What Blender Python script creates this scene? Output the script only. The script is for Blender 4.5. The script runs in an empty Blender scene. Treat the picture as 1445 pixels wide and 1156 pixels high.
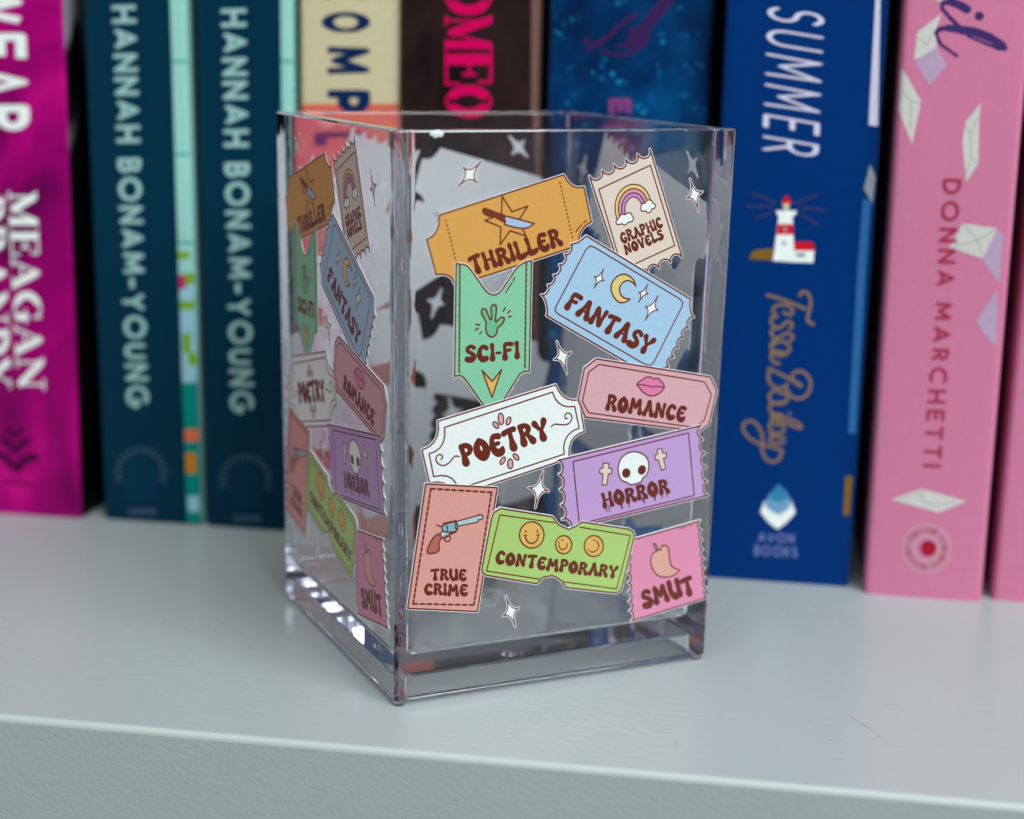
import bpy, bmesh, math, random
from mathutils import Vector, Matrix
from mathutils.geometry import delaunay_2d_cdt

S = 0.001                                   # everything below is measured in millimetres
scene = bpy.context.scene
COL = scene.collection
rng = random.Random(7)

# ------------------------------------------------------------------ camera
cd = bpy.data.cameras.new("camera")
cam = bpy.data.objects.new("camera", cd)
COL.objects.link(cam)
cd.sensor_fit = 'HORIZONTAL'
cd.sensor_width = 36.0
cd.lens = 2360.8 / 1445 * 36
cd.clip_start = 0.01
cd.clip_end = 20.0
cam.matrix_world = Matrix(((0.986624, -0.054645, 0.153583, 0.053961),
                           (0.161732, 0.210162, -0.964196, -0.311746),
                           (0.020411, 0.976138, 0.216189, 0.114698),
                           (0, 0, 0, 1)))
cd.dof.use_dof = True
cd.dof.focus_distance = 0.2925
cd.dof.aperture_fstop = 10.0
scene.camera = cam

# ------------------------------------------------------------------ room light
w = bpy.data.worlds.new("World")
scene.world = w
w.use_nodes = True
bg = w.node_tree.nodes["Background"]
bg.inputs["Color"].default_value = (0.80, 0.93, 1.0, 1)
bg.inputs["Strength"].default_value = 0.14


def area(name, loc, target, sx, sy, power, color):
    l = bpy.data.lights.new(name, 'AREA')
    l.shape = 'RECTANGLE'
    l.size, l.size_y = sx, sy
    l.energy = power
    l.color = color
    o = bpy.data.objects.new(name, l)
    COL.objects.link(o)
    o.location = loc
    o.rotation_euler = (Vector(target) - Vector(loc)).to_track_quat('-Z', 'Y').to_euler()
    return o


area("window_light", (0.82, -0.80, 0.88), (0.0, 0.0, 0.03), 0.9, 0.9, 22.0, (0.95, 0.985, 1.0))
area("ceiling_light", (0.10, -0.45, 1.25), (0.0, 0.0, 0.0), 1.2, 1.0, 9.0, (0.94, 1.0, 0.99))
area("warm_fill_light", (-1.25, -0.75, 0.22), (0.0, 0.0, 0.05), 0.7, 0.7, 2.4, (1.0, 0.66, 0.58))  # unseen warm fill, added to stand for dim bounce light from the left

scene.view_settings.view_transform = 'Standard'
scene.view_settings.look = 'None'
scene.view_settings.exposure = 0.0
scene.view_settings.gamma = 1.0
scene.cycles.max_bounces = 24
scene.cycles.transmission_bounces = 20
scene.cycles.glossy_bounces = 12
scene.cycles.diffuse_bounces = 10
scene.cycles.transparent_max_bounces = 24
scene.cycles.caustics_refractive = True
scene.cycles.caustics_reflective = True
scene.cycles.blur_glossy = 0.3
scene.cycles.sample_clamp_indirect = 6.0
scene.cycles.use_denoising = True

# ------------------------------------------------------------------ materials


def lin(c):
    return tuple(((v / 255) / 12.92 if v <= 10 else ((v / 255 + 0.055) / 1.055) ** 2.4) for v in c)


def nodes(name):
    m = bpy.data.materials.new(name)
    m.use_nodes = True
    nt = m.node_tree
    return m, nt, nt.nodes["Principled BSDF"]


def mat_print(name, rgb, rough=0.5, grain=0.05, bump=0.15, scale=2500, spec=0.4):
    """ink or painted paper: slight grain in tone and relief"""
    m, nt, b = nodes(name)
    c = lin(rgb)
    tc = nt.nodes.new("ShaderNodeTexCoord")
    n = nt.nodes.new("ShaderNodeTexNoise")
    n.inputs["Scale"].default_value = scale
    n.inputs["Detail"].default_value = 3
    nt.links.new(tc.outputs["Object"], n.inputs["Vector"])
    r = nt.nodes.new("ShaderNodeValToRGB")
    r.color_ramp.elements[0].position = 0.3
    r.color_ramp.elements[1].position = 0.7
    r.color_ramp.elements[0].color = tuple(v * (1 - grain) for v in c) + (1,)
    r.color_ramp.elements[1].color = tuple(min(1, v * (1 + grain)) for v in c) + (1,)
    nt.links.new(n.outputs["Fac"], r.inputs["Fac"])
    nt.links.new(r.outputs["Color"], b.inputs["Base Color"])
    b.inputs["Roughness"].default_value = rough
    b.inputs["Specular IOR Level"].default_value = spec
    if bump:
        bp = nt.nodes.new("ShaderNodeBump")
        bp.inputs["Strength"].default_value = bump
        bp.inputs["Distance"].default_value = 0.00005
        nt.links.new(n.outputs["Fac"], bp.inputs["Height"])
        nt.links.new(bp.outputs["Normal"], b.inputs["Normal"])
    return m


INK = {  # decal inks, then book inks: real-world colours, 0-255 sRGB
    'orange': (226, 164, 76), 'cream': (228, 212, 196), 'sky': (166, 204, 233), 'mint': (134, 208, 166),
    'mint_dark': (108, 192, 140), 'white': (238, 247, 244), 'pink': (222, 170, 178), 'salmon': (226, 158, 148),
    'purple': (194, 156, 214), 'lime': (174, 210, 114), 'rose': (226, 138, 174), 'brown': (112, 38, 20),
    'yellow': (232, 208, 124), 'pink_band': (222, 150, 176), 'violet_band': (196, 140, 206), 'blade': (170, 194, 224),
    'knife_brown': (128, 50, 30), 'knife_brown2': (184, 104, 88), 'arrow_yellow': (232, 184, 92), 'hotpink': (232, 122, 172),
    'gun_pale': (176, 204, 206), 'gun_blue': (128, 184, 196), 'smile': (230, 182, 88), 'pepper': (226, 164, 150),
    'stem_green': (140, 150, 128),
    'pale_mint': (150, 196, 192), 'mint_cover': (148, 208, 198), 'pale_blue': (150, 200, 214), 'sea': (0, 136, 124),
    'sea_line': (60, 160, 150), 'leaf': (120, 170, 30), 'flower': (180, 40, 100), 'coral': (226, 110, 70), 'ochre': (196, 130, 20),
    'faint': (78, 100, 126), 'faint2': (0, 54, 78), 'faint3': (112, 124, 186), 'navy': (10, 40, 84),
    'coral_cover': (214, 112, 98), 'coral_line': (214, 92, 66), 'crimson': (212, 0, 92), 'tan_edge': (116, 84, 76),
    'orchid': (128, 62, 120), 'wine': (58, 32, 84), 'lilac_white': (208, 208, 232), 'logo_blue': (112, 160, 196),
    'logo_teal': (50, 132, 172), 'beam': (56, 60, 104), 'ochre_rock': (130, 98, 30), 'red': (206, 22, 34),
    'lamp_cream': (214, 190, 160), 'window_grey': (142, 150, 160), 'cover_blue': (44, 104, 160), 'gold': (138, 112, 84),
    'env_white': (200, 200, 194), 'env_lilac': (180, 154, 184), 'crease': (168, 164, 162), 'navy_ink': (62, 44, 104),
    'brick': (162, 48, 72), 'brick2': (162, 62, 84), 'ring': (196, 150, 166), 'ring2': (186, 124, 144), 'pinkc': (196, 118, 150),
    'red_dot': (158, 28, 46), 'plum': (74, 6, 62),
}
_mats = {}


def ink(key, book=False):
    k = (key, book)
    if k not in _mats:
        if book:
            _mats[k] = mat_print(key + "_ink", INK[key], 0.5, 0.05, 0.05, 900, 0.08)
        else:
            _mats[k] = mat_print(key + "_film_print", tuple((v * .93 + sum(INK[key]) / 3 * .07) * .95 for v in INK[key]), 0.34, 0.045, 0.35, 3300, 0.45)
    return _mats[k]


def mat_glass():
    m, nt, b = nodes("clear_acrylic")
    b.inputs["Base Color"].default_value = (1.0, 1.0, 1.0, 1)
    b.inputs["Transmission Weight"].default_value = 1.0
    b.inputs["IOR"].default_value = 1.49
    b.inputs["Roughness"].default_value = 0.0
    tc = nt.nodes.new("ShaderNodeTexCoord")
    n = nt.nodes.new("ShaderNodeTexNoise")
    n.inputs["Scale"].default_value = 22
    n.inputs["Detail"].default_value = 1
    nt.links.new(tc.outputs["Object"], n.inputs["Vector"])
    bp = nt.nodes.new("ShaderNodeBump")
    bp.inputs["Strength"].default_value = 0.08
    bp.inputs["Distance"].default_value = 0.0004
    nt.links.new(n.outputs["Fac"], bp.inputs["Height"])
    nt.links.new(bp.outputs["Normal"], b.inputs["Normal"])
    n2 = nt.nodes.new("ShaderNodeTexNoise")      # handling smudges: patches of very slight haze
    n2.inputs["Scale"].default_value = 55
    n2.inputs["Detail"].default_value = 4
    nt.links.new(tc.outputs["Object"], n2.inputs["Vector"])
    mr = nt.nodes.new("ShaderNodeMapRange")
    mr.inputs[1].default_value = 0.5
    mr.inputs[2].default_value = 0.75
    mr.inputs[3].default_value = 0.0
    mr.inputs[4].default_value = 0.03
    nt.links.new(n2.outputs["Fac"], mr.inputs[0])
    nt.links.new(mr.outputs[0], b.inputs["Roughness"])
    ab = nt.nodes.new("ShaderNodeVolumeAbsorption")
    ab.inputs["Color"].default_value = (0.86, 0.86, 1.0, 1)
    ab.inputs["Density"].default_value = 18.0
    nt.links.new(ab.outputs["Volume"], nt.nodes["Material Output"].inputs["Volume"])
    return m


def mat_film():
    m, nt, b = nodes("white_backing_film")
    b.inputs["Base Color"].default_value = lin((240, 244, 246)) + (1,)
    b.inputs["Roughness"].default_value = 0.3
    tr = nt.nodes.new("ShaderNodeBsdfTranslucent")
    tr.inputs["Color"].default_value = lin((244, 246, 248)) + (1,)
    mx = nt.nodes.new("ShaderNodeMixShader")
    mx.inputs[0].default_value = 0.06
    nt.links.new(b.outputs[0], mx.inputs[1])
    nt.links.new(tr.outputs[0], mx.inputs[2])
    nt.links.new(mx.outputs[0], nt.nodes["Material Output"].inputs["Surface"])
    return m


def mat_shelf(name, rgb, rough, nscale, bump, dist, streak=False):
    m, nt, b = nodes(name)
    tc = nt.nodes.new("ShaderNodeTexCoord")
    mp = nt.nodes.new("ShaderNodeMapping")
    if streak:
        mp.inputs["Scale"].default_value = (0.45, 1.0, 1.0)
    nt.links.new(tc.outputs["Object"], mp.inputs["Vector"])
    n = nt.nodes.new("ShaderNodeTexNoise")
    n.inputs["Scale"].default_value = nscale
    n.inputs["Detail"].default_value = 4
    n.inputs["Roughness"].default_value = 0.55
    nt.links.new(mp.outputs["Vector"], n.inputs["Vector"])
    bp = nt.nodes.new("ShaderNodeBump")
    bp.inputs["Strength"].default_value = bump
    bp.inputs["Distance"].default_value = dist
    nt.links.new(n.outputs["Fac"], bp.inputs["Height"])
    nt.links.new(bp.outputs["Normal"], b.inputs["Normal"])
    # faint blotches and a few scuffs in the lacquer
    n2 = nt.nodes.new("ShaderNodeTexNoise")
    n2.inputs["Scale"].default_value = 14
    n2.inputs["Detail"].default_value = 5
    nt.links.new(tc.outputs["Object"], n2.inputs["Vector"])
    r = nt.nodes.new("ShaderNodeValToRGB")
    c = lin(rgb)
    r.color_ramp.elements[0].position = 0.3
    r.color_ramp.elements[1].position = 0.72
    r.color_ramp.elements[0].color = tuple(v * 0.955 for v in c) + (1,)
    r.color_ramp.elements[1].color = c + (1,)
    nt.links.new(n2.outputs["Fac"], r.inputs["Fac"])
    last = r.outputs["Color"]
    if streak:
        n3 = nt.nodes.new("ShaderNodeTexNoise")
        n3.inputs["Scale"].default_value = 160
        n3.inputs["Detail"].default_value = 2
        nt.links.new(mp.outputs["Vector"], n3.inputs["Vector"])
        r3 = nt.nodes.new("ShaderNodeValToRGB")
        r3.color_ramp.elements[0].position = 0.71
        r3.color_ramp.elements[1].position = 0.78
        r3.color_ramp.elements[0].color = (0, 0, 0, 1)
        r3.color_ramp.elements[1].color = (0.35, 0.35, 0.35, 1)
        nt.links.new(n3.outputs["Fac"], r3.inputs["Fac"])
        mx = nt.nodes.new("ShaderNodeMix")
        mx.data_type = 'RGBA'
        nt.links.new(r3.outputs["Color"], mx.inputs[0])
        nt.links.new(last, mx.inputs[6])
        mx.inputs[7].default_value = tuple(v * 0.6 for v in c) + (1,)
        last = mx.outputs[2]
    nt.links.new(last, b.inputs["Base Color"])
    rr = nt.nodes.new("ShaderNodeMapRange")
    rr.inputs[3].default_value = rough - 0.03
    rr.inputs[4].default_value = rough + 0.05
    nt.links.new(n2.outputs["Fac"], rr.inputs[0])
    nt.links.new(rr.outputs[0], b.inputs["Roughness"])
    b.inputs["Specular IOR Level"].default_value = 0.5
    return m


def mat_mottled(name, stops, scale, rough=0.4, detail=5, dist=0.6, stretch=(1, 1, 1)):
    m, nt, b = nodes(name)
    tc = nt.nodes.new("ShaderNodeTexCoord")
    mp = nt.nodes.new("ShaderNodeMapping")
    mp.inputs["Scale"].default_value = stretch
    nt.links.new(tc.outputs["Object"], mp.inputs["Vector"])
    n = nt.nodes.new("ShaderNodeTexNoise")
    n.inputs["Scale"].default_value = scale
    n.inputs["Detail"].default_value = detail
    n.inputs["Distortion"].default_value = dist
    nt.links.new(mp.outputs["Vector"], n.inputs["Vector"])
    r = nt.nodes.new("ShaderNodeValToRGB")
    while len(r.color_ramp.elements) < len(stops):
        r.color_ramp.elements.new(0.5)
    for e, (p_, c_) in zip(r.color_ramp.elements, stops):
        e.position = p_
        e.color = lin(c_) + (1,)
    nt.links.new(n.outputs["Fac"], r.inputs["Fac"])
    nt.links.new(r.outputs["Color"], b.inputs["Base Color"])
    b.inputs["Roughness"].default_value = rough
    b.inputs["Specular IOR Level"].default_value = 0.1
    return m, nt, b, r, tc


GLASS = mat_glass()
FILM = mat_film()

# ------------------------------------------------------------------ helpers


def obj(name, me, parent=None, mat=None, **props):
    o = bpy.data.objects.new(name, me)
    COL.objects.link(o)
    if mat and me is not None and not me.materials:
        me.materials.append(mat)
    if parent:
        o.parent = parent
    for k, v in props.items():
        o[k] = v
    return o


def mesh_from_bm(name, bm, mat=None):
    for e in bm.edges:                       # keep real corners crisp where some faces are smooth
        if len(e.link_faces) == 2 and e.calc_face_angle(0) > 0.6:
            e.smooth = False
    me = bpy.data.meshes.new(name)
    bm.to_mesh(me)
    bm.free()
    if mat:
        me.materials.append(mat)
    return me


def ccw(poly):
    a = sum(p[0] * q[1] - q[0] * p[1] for p, q in zip(poly, poly[1:] + poly[:1]))
    return poly if a > 0 else poly[::-1]


def capsule(a, b, ra, rb, n=5, square=False):
    """convex hull of two discs (or a square-ended bar)"""
    ax, ay = a
    bx, by = b
    L = math.hypot(bx - ax, by - ay)
    if L < 1e-6:
        return [(ax + ra * math.cos(t * math.pi / 6), ay + ra * math.sin(t * math.pi / 6)) for t in range(12)]
    th = math.atan2(by - ay, bx - ax)
    if square:
        dx, dy = math.cos(th), math.sin(th)
        return [(ax + ra * dy, ay - ra * dx), (bx + rb * dy, by - rb * dx), (bx - rb * dy, by + rb * dx), (ax - ra * dy, ay + ra * dx)]
    al = math.acos(max(-1, min(1, (ra - rb) / L)))
    out = []
    for i in range(n + 1):                       # round b
        t = th - al + 2 * al * i / n
        out.append((bx + rb * math.cos(t), by + rb * math.sin(t)))
    for i in range(n + 1):                       # round a
        t = th + al + (2 * math.pi - 2 * al) * i / n
        out.append((ax + ra * math.cos(t), ay + ra * math.sin(t)))
    return out


def ribbon(pts, w, closed=False):
    seg = list(zip(pts, pts[1:])) + ([(pts[-1], pts[0])] if closed else [])
    return [capsule(a, b, w, w) for a, b in seg]


def smooth(pts, n=3):
    P = [Vector(p) for p in pts]
    if len(P) < 3:
        return [tuple(p) for p in P]
    o = []
    for i in range(len(P) - 1):
        a, b, c, d = P[max(i - 1, 0)], P[i], P[i + 1], P[min(i + 2, len(P) - 1)]
        for k in range(n):
            t = k / n
            o.append(tuple(.5 * ((2 * b) + (c - a) * t + (2 * a - 5 * b + 4 * c - d) * t * t + (3 * b - a - 3 * c + d) * t ** 3)))
    o.append(tuple(P[-1]))
    return o


def arrange(layers):
    """painter's stack of polygons -> one flat, non-overlapping triangulation; each triangle keeps its topmost layer"""
    V, F, K = [], [], []
    for poly, key in layers:
        poly = ccw(list(poly))
        i0 = len(V)
        V += [Vector((p[0], p[1])) for p in poly]
        F.append(list(range(i0, i0 + len(poly))))
        K.append(key)
    v, e, f, ov, oe, of = delaunay_2d_cdt(V, [], F, 1, 1e-5)
    tris, keys = [], []
    for t, src in zip(f, of):
        if src:
            tris.append(t)
            keys.append(K[max(src)])
    return v, tris, keys


def flat_mesh(name, layers, getmat, z=0.0, up=True):
    v, tris, keys = arrange(layers)
    me = bpy.data.meshes.new(name)
    vs = [(p.x * S, p.y * S, z * S) for p in v]
    me.from_pydata(vs, [], tris)
    uk = sorted(set(keys))
    for k in uk:
        me.materials.append(getmat(k))
    for pl, k in zip(me.polygons, keys):
        pl.material_index = uk.index(k)
    me.update()
    if me.polygons and (me.polygons[0].normal.z < 0) == up:
        me.flip_normals()
    return me


def slab_mesh(name, polys, z0, z1, mat):
    """union of polygons given thickness from z0 to z1 (mm)"""
    v, tris, keys = arrange([(p, 0) for p in polys])
    bm = bmesh.new()
    top = [bm.verts.new((p.x * S, p.y * S, z1 * S)) for p in v]
    bot = [bm.verts.new((p.x * S, p.y * S, z0 * S)) for p in v]
    edges = {}
    for t in tris:
        try:
            bm.faces.new([top[i] for i in t])
            bm.faces.new([bot[i] for i in reversed(t)])
        except ValueError:
            continue
        for a, b in zip(t, t[1:] + t[:1]):
            edges[(a, b)] = edges.get((a, b), 0) + 1
    for (a, b) in list(edges):
        if (b, a) not in edges:
            bm.faces.new((top[a], bot[a], bot[b], top[b]))
    for vv in [q for q in bm.verts if not q.link_faces]:
        bm.verts.remove(vv)
    bmesh.ops.recalc_face_normals(bm, faces=bm.faces)
    return mesh_from_bm(name, bm, mat)


# ------------------------------------------------------------------ lettering (own stroke alphabets)
GROOVY = {  # bell-bottomed letters: (x, y, radius) strokes in a unit-high box
    'A': (.80, [[(.40, .86, .13), (.29, .52, .09), (.15, .15, .15)], [(.42, .86, .13), (.54, .5, .10), (.66, .15, .15)], [(.3, .38, .05), (.56, .38, .05)]]),
    'C': (.72, [[(.58, .77, .12), (.38, .88, .10), (.19, .68, .11), (.15, .38, .14), (.32, .15, .15), (.55, .20, .14)]]),
    'E': (.72, [[(.58, .84, .12), (.32, .88, .10), (.19, .70, .10), (.16, .38, .13), (.30, .15, .15), (.52, .16, .14), (.62, .3, .07)], [(.2, .53, .08), (.48, .55, .08)]]),
    'F': (.70, [[(.60, .88, .11), (.2, .87, .10), (.18, .5, .09), (.17, .16, .16)], [(.2, .52, .07), (.48, .57, .09)]]),
    'G': (.74, [[(.60, .77, .12), (.38, .88, .10), (.18, .66, .11), (.15, .36, .14), (.34, .14, .14), (.56, .18, .12), (.60, .42, .09), (.44, .43, .06)]]),
    'H': (.80, [[(.16, .87, .11), (.18, .5, .09), (.15, .15, .15)], [(.64, .87, .11), (.62, .5, .09), (.65, .15, .15)], [(.18, .5, .06), (.62, .52, .06)]]),
    'I': (.34, [[(.17, .88, .12), (.18, .5, .09), (.17, .15, .155)]]),
    'L': (.68, [[(.17, .88, .12), (.19, .5, .09), (.17, .17, .15), (.42, .14, .13), (.60, .20, .11)]]),
    'M': (.98, [[(.15, .15, .15), (.20, .5, .09), (.24, .86, .11), (.48, .42, .10), (.72, .86, .11), (.78, .5, .09), (.82, .15, .15)]]),
    'N': (.82, [[(.15, .15, .15), (.18, .5, .09), (.20, .86, .11), (.42, .5, .10), (.62, .18, .12), (.64, .5, .08), (.68, .88, .11)]]),
    'O': (.76, [[(.38, .87, .12), (.19, .68, .13), (.17, .38, .16), (.38, .16, .16), (.59, .38, .16), (.57, .68, .13), (.38, .87, .12)]]),
    'P': (.70, [[(.18, .88, .11), (.19, .5, .10), (.18, .16, .16)], [(.18, .88, .1), (.42, .88, .1), (.58, .72, .11), (.48, .54, .09), (.2, .46, .06)]]),
    'R': (.78, [[(.18, .88, .11), (.19, .5, .10), (.16, .16, .155)], [(.18, .88, .1), (.42, .88, .1), (.58, .74, .11), (.46, .56, .09), (.2, .5, .05)], [(.40, .52, .08), (.52, .34, .10), (.63, .15, .15)]]),
    'S': (.70, [[(.56, .80, .11), (.40, .89, .09), (.21, .79, .10), (.20, .62, .10), (.42, .50, .10), (.54, .32, .14), (.40, .15, .15), (.16, .17, .15)]]),
    'T': (.78, [[(.12, .83, .11), (.32, .89, .09), (.66, .90, .11)], [(.42, .86, .1), (.41, .5, .10), (.40, .16, .17)]]),
    'U': (.80, [[(.15, .87, .13), (.15, .42, .12), (.32, .15, .15), (.52, .17, .13), (.64, .42, .11), (.65, .87, .13)], [(.66, .5, .1), (.68, .16, .13)]]),
    'V': (.76, [[(.14, .86, .13), (.26, .5, .10), (.38, .16, .15), (.50, .5, .09), (.62, .87, .12)]]),
    'Y': (.74, [[(.13, .84, .13), (.26, .62, .08), (.38, .5, .08)], [(.62, .86, .13), (.48, .62, .08), (.38, .5, .08), (.37, .17, .16)]]),
    '-': (.36, [[(.06, .45, .07), (.28, .46, .07)]]),
}


def el(cx, cy, rx, ry, a0, a1, n=9):
    return [(cx + rx * math.cos(math.radians(a0 + (a1 - a0) * i / n)), cy + ry * math.sin(math.radians(a0 + (a1 - a0) * i / n))) for i in range(n + 1)]


SANS = {
    'A': (.78, [[(0, 0), (.39, 1), (.78, 0)], [(.15, .3), (.63, .3)]]),
    'B': (.5, [[(.25, .52), (0, .52), (0, 1), (.25, 1)] + el(.25, .76, .22, .24, 90, -90, 6)[1:], [(.25, .52)] + el(.27, .26, .25, .26, 90, -90, 6)[1:] + [(0, 0), (0, .52)]]),
    'C': (.8, [el(.5, .5, .5, .5, 50, 310, 14)]),
    'D': (.72, [[(.25, 0), (0, 0), (0, 1), (.25, 1)] + el(.25, .5, .47, .5, 90, -90, 10)[1:]]),
    'E': (.48, [[(.48, 1), (0, 1), (0, 0), (.5, 0)], [(0, .52), (.42, .52)]]),
    'G': (.9, [el(.5, .5, .5, .5, 50, 350, 16) + [(.98, .46), (.58, .46)]]),
    'H': (.66, [[(0, 0), (0, 1)], [(.66, 0), (.66, 1)], [(0, .5), (.66, .5)]]),
    'I': (0, [[(0, 0), (0, 1)]]),
    'K': (.6, [[(0, 0), (0, 1)], [(.58, 1), (0, .4)], [(.2, .58), (.62, 0)]]),
    'L': (.46, [[(0, 1), (0, 0), (.46, 0)]]),
    'M': (.86, [[(0, 0), (.05, 1), (.43, .25), (.81, 1), (.86, 0)]]),
    'N': (.68, [[(0, 0), (0, 1), (.68, 0), (.68, 1)]]),
    'O': (1.0, [el(.5, .5, .5, .5, 0, 360, 20)]),
    'P': (.5, [[(0, 0), (0, 1), (.25, 1)] + el(.25, .72, .26, .28, 90, -90, 7)[1:] + [(0, .44)]]),
    'R': (.56, [[(0, 0), (0, 1), (.25, 1)] + el(.25, .74, .26, .26, 90, -90, 7)[1:] + [(0, .48)], [(.25, .48), (.56, 0)]]),
    'S': (.5, [el(.26, .76, .24, .24, 30, 270, 8) + el(.26, .26, .26, .26, 90, -150, 8)[1:]]),
    'T': (.6, [[(0, 1), (.6, 1)], [(.3, 1), (.3, 0)]]),
    'U': (.62, [[(0, 1), (0, .32)] + el(.31, .31, .31, .31, 180, 360, 8) + [(.62, 1)]]),
    'V': (.76, [[(0, 1), (.38, 0), (.76, 1)]]),
    'W': (1.1, [[(0, 1), (.27, 0), (.55, .95), (.83, 0), (1.1, 1)]]),
    'Y': (.72, [[(0, 1), (.36, .45), (.72, 1)], [(.36, .45), (.36, 0)]]),
    '-': (.3, [[(0, .42), (.3, .42)]]),
    ' ': (.15, []),
}
k_, h_ = 1.0, .30    # thick and thin factors of the serif alphabet
SERIF = {
    'M': (.95, [([(.12, 0), (.14, 1)], h_), ([(.14, 1), (.47, .08)], k_), ([(.47, .08), (.8, 1)], h_), ([(.82, 1), (.82, 0)], k_), ([(0, 0), (.24, 0)], h_), ([(.68, 0), (.96, 0)], h_), ([(0, 1), (.14, 1)], h_), ([(.82, 1), (.96, 1)], h_)]),
    'E': (.7, [([(.18, 0), (.18, 1)], k_), ([(.04, 1), (.66, 1), (.66, .74)], h_), ([(.04, 0), (.7, 0), (.7, .28)], h_), ([(.18, .52), (.5, .52)], h_), ([(.5, .38), (.5, .66)], h_)]),
    'A': (.86, [([(.1, 0), (.42, 1)], h_), ([(.42, .96), (.74, 0)], k_), ([(.2, .33), (.62, .33)], h_), ([(0, 0), (.22, 0)], h_), ([(.56, 0), (.88, 0)], h_)]),
    'G': (.85, [(el(.45, .5, .36, .5, 45, 110, 4), h_), (el(.45, .5, .36, .5, 115, 245, 8), k_), (el(.45, .5, .36, .5, 250, 310, 4), h_), ([(.72, .04), (.72, .42)], k_), ([(.52, .42), (.88, .42)], h_), ([(.72, .72), (.72, .98)], h_)]),
    'N': (.9, [([(.12, 0), (.12, 1)], h_), ([(.12, 1), (.74, .05)], k_), ([(.76, 0), (.76, 1)], h_), ([(0, 0), (.26, 0)], h_), ([(.62, 1), (.9, 1)], h_), ([(0, 1), (.12, 1)], h_)]),
    'B': (.72, [([(.18, 0), (.18, 1)], k_), ([(.04, 1), (.4, 1)], h_), ([(.04, 0), (.44, 0)], h_), ([(.18, .52), (.42, .52)], h_), (el(.38, .76, .2, .22, 70, -70, 5), k_), (el(.42, .26, .22, .24, 70, -70, 5), k_)]),
    'R': (.82, [([(.18, 0), (.18, 1)], k_), ([(.04, 1), (.4, 1)], h_), ([(.04, 0), (.34, 0)], h_), ([(.18, .5), (.42, .5)], h_), (el(.4, .75, .2, .23, 70, -70, 5), k_), ([(.42, .5), (.7, 0)], k_), ([(.66, 0), (.86, 0)], h_)]),
    'D': (.8, [([(.18, 0), (.18, 1)], k_), ([(.04, 1), (.4, 1)], h_), ([(.04, 0), (.4, 0)], h_), (el(.36, .5, .34, .48, 80, -80, 8), k_)]),
    'Y': (.82, [([(.1, 1), (.42, .45)], k_), ([(.72, 1), (.42, .45)], h_), ([(.42, .5), (.42, 0)], k_), ([(0, 1), (.24, 1)], h_), ([(.6, 1), (.84, 1)], h_), ([(.28, 0), (.58, 0)], h_)]),
    'O': (.84, [(el(.42, .5, .3, .5, 50, 130, 5), h_), (el(.42, .5, .3, .5, 125, 235, 8), k_), (el(.42, .5, .3, .5, 230, 310, 5), h_), (el(.42, .5, .3, .5, -55, 55, 8), k_)]),
}


def text_polys(font, s, wt=.1, style=''):
    """list of glyphs (lists of polygons) in a box 1 high, and the total width"""
    out, x = [], 0.0
    for i, ch in enumerate(s):
        polys = []
        if font == 'groovy':
            wd, strokes = GROOVY[ch]
            jig = rng.uniform(-.03, .03)
            tall = 1.0 + rng.uniform(-.03, .04)
            for st in strokes:
                sm = smooth(st, 3)
                for a, b in zip(sm, sm[1:]):
                    f = 1.24 if style == 'big' else 1.16
                    polys.append(capsule((x + a[0], jig + a[1] * tall), (x + b[0], jig + b[1] * tall), a[2] * f, b[2] * f, 6))
            if style == 'drip':
                for q in range(2):
                    dx = x + wd * rng.uniform(.15, .85)
                    d = rng.uniform(.12, .26)
                    polys.append(capsule((dx, .1), (dx, -d * .6), .05, .028))
                    polys.append(capsule((dx, -d * .6), (dx, -d), .028, .042))
            x += wd + .02
        elif font in ('sans', 'hand'):
            wd, strokes = SANS[ch]
            for st in strokes:
                P = [(x + wt + px, wt + py * (1 - 2 * wt)) for px, py in st]
                for j, (a, b) in enumerate(zip(P, P[1:])):
                    polys.append(capsule(a, b, wt, wt, square=(font == 'sans')))
                    if font == 'sans':
                        L = math.hypot(b[0] - a[0], b[1] - a[1]) or 1
                        ux, uy = (b[0] - a[0]) / L * wt, (b[1] - a[1]) / L * wt
                        dg = abs(ux) > 1e-6 and abs(uy) > 1e-6
                        e0 = (j == 0 and len(P) < 9 and not dg)
                        e1 = (j == len(P) - 2 and len(P) < 9 and not dg)
                        if e0:
                            polys.append(capsule((a[0] - ux, a[1] - uy), a, wt, wt, square=True))
                        if e1:
                            polys.append(capsule(b, (b[0] + ux, b[1] + uy), wt, wt, square=True))
                        if j > 0:
                            polys.append(capsule(a, a, wt, wt))
            x += wd + 2 * wt + (.24 if ch != ' ' else .16) * (1.6 if wt < .095 else 1)
        else:
            f = 1.2 if font == 'didone' else 1.0
            wd, strokes = SERIF[ch]
            for st, k in strokes:
                rr = wt * k * (f if k == k_ else 1)
                P = [(x + px, rr + py * (1 - 2 * rr)) for px, py in st]
                for a, b in zip(P, P[1:]):
                    polys.append(capsule(a, b, rr, rr, 4))
            x += wd + (.06 if font == 'didone' else .1)
        out.append(polys)
    return out, x - .05


def text_mesh(name, mat, font, s, BL, BR, TL, wt=.1, style='', z=0.0):
    glyphs, wtot = text_polys(font, s, wt, style)
    bx, by = (BR[0] - BL[0]) / wtot, (BR[1] - BL[1]) / wtot
    ux, uy = TL[0] - BL[0], TL[1] - BL[1]
    me = bpy.data.meshes.new(name)
    V, F = [], []
    flip = bx * uy - by * ux < 0
    for polys in glyphs:
        if not polys:
            continue
        v, tris, keys = arrange([(p, 0) for p in polys])
        i0 = len(V)
        V += [((BL[0] + p.x * bx + p.y * ux) * S, (BL[1] + p.x * by + p.y * uy) * S, z * S) for p in v]
        F += [[i0 + i for i in (t[::-1] if flip else t)] for t in tris]
    me.from_pydata(V, [], F)
    me.materials.append(mat)
    me.update()
    return me


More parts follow.
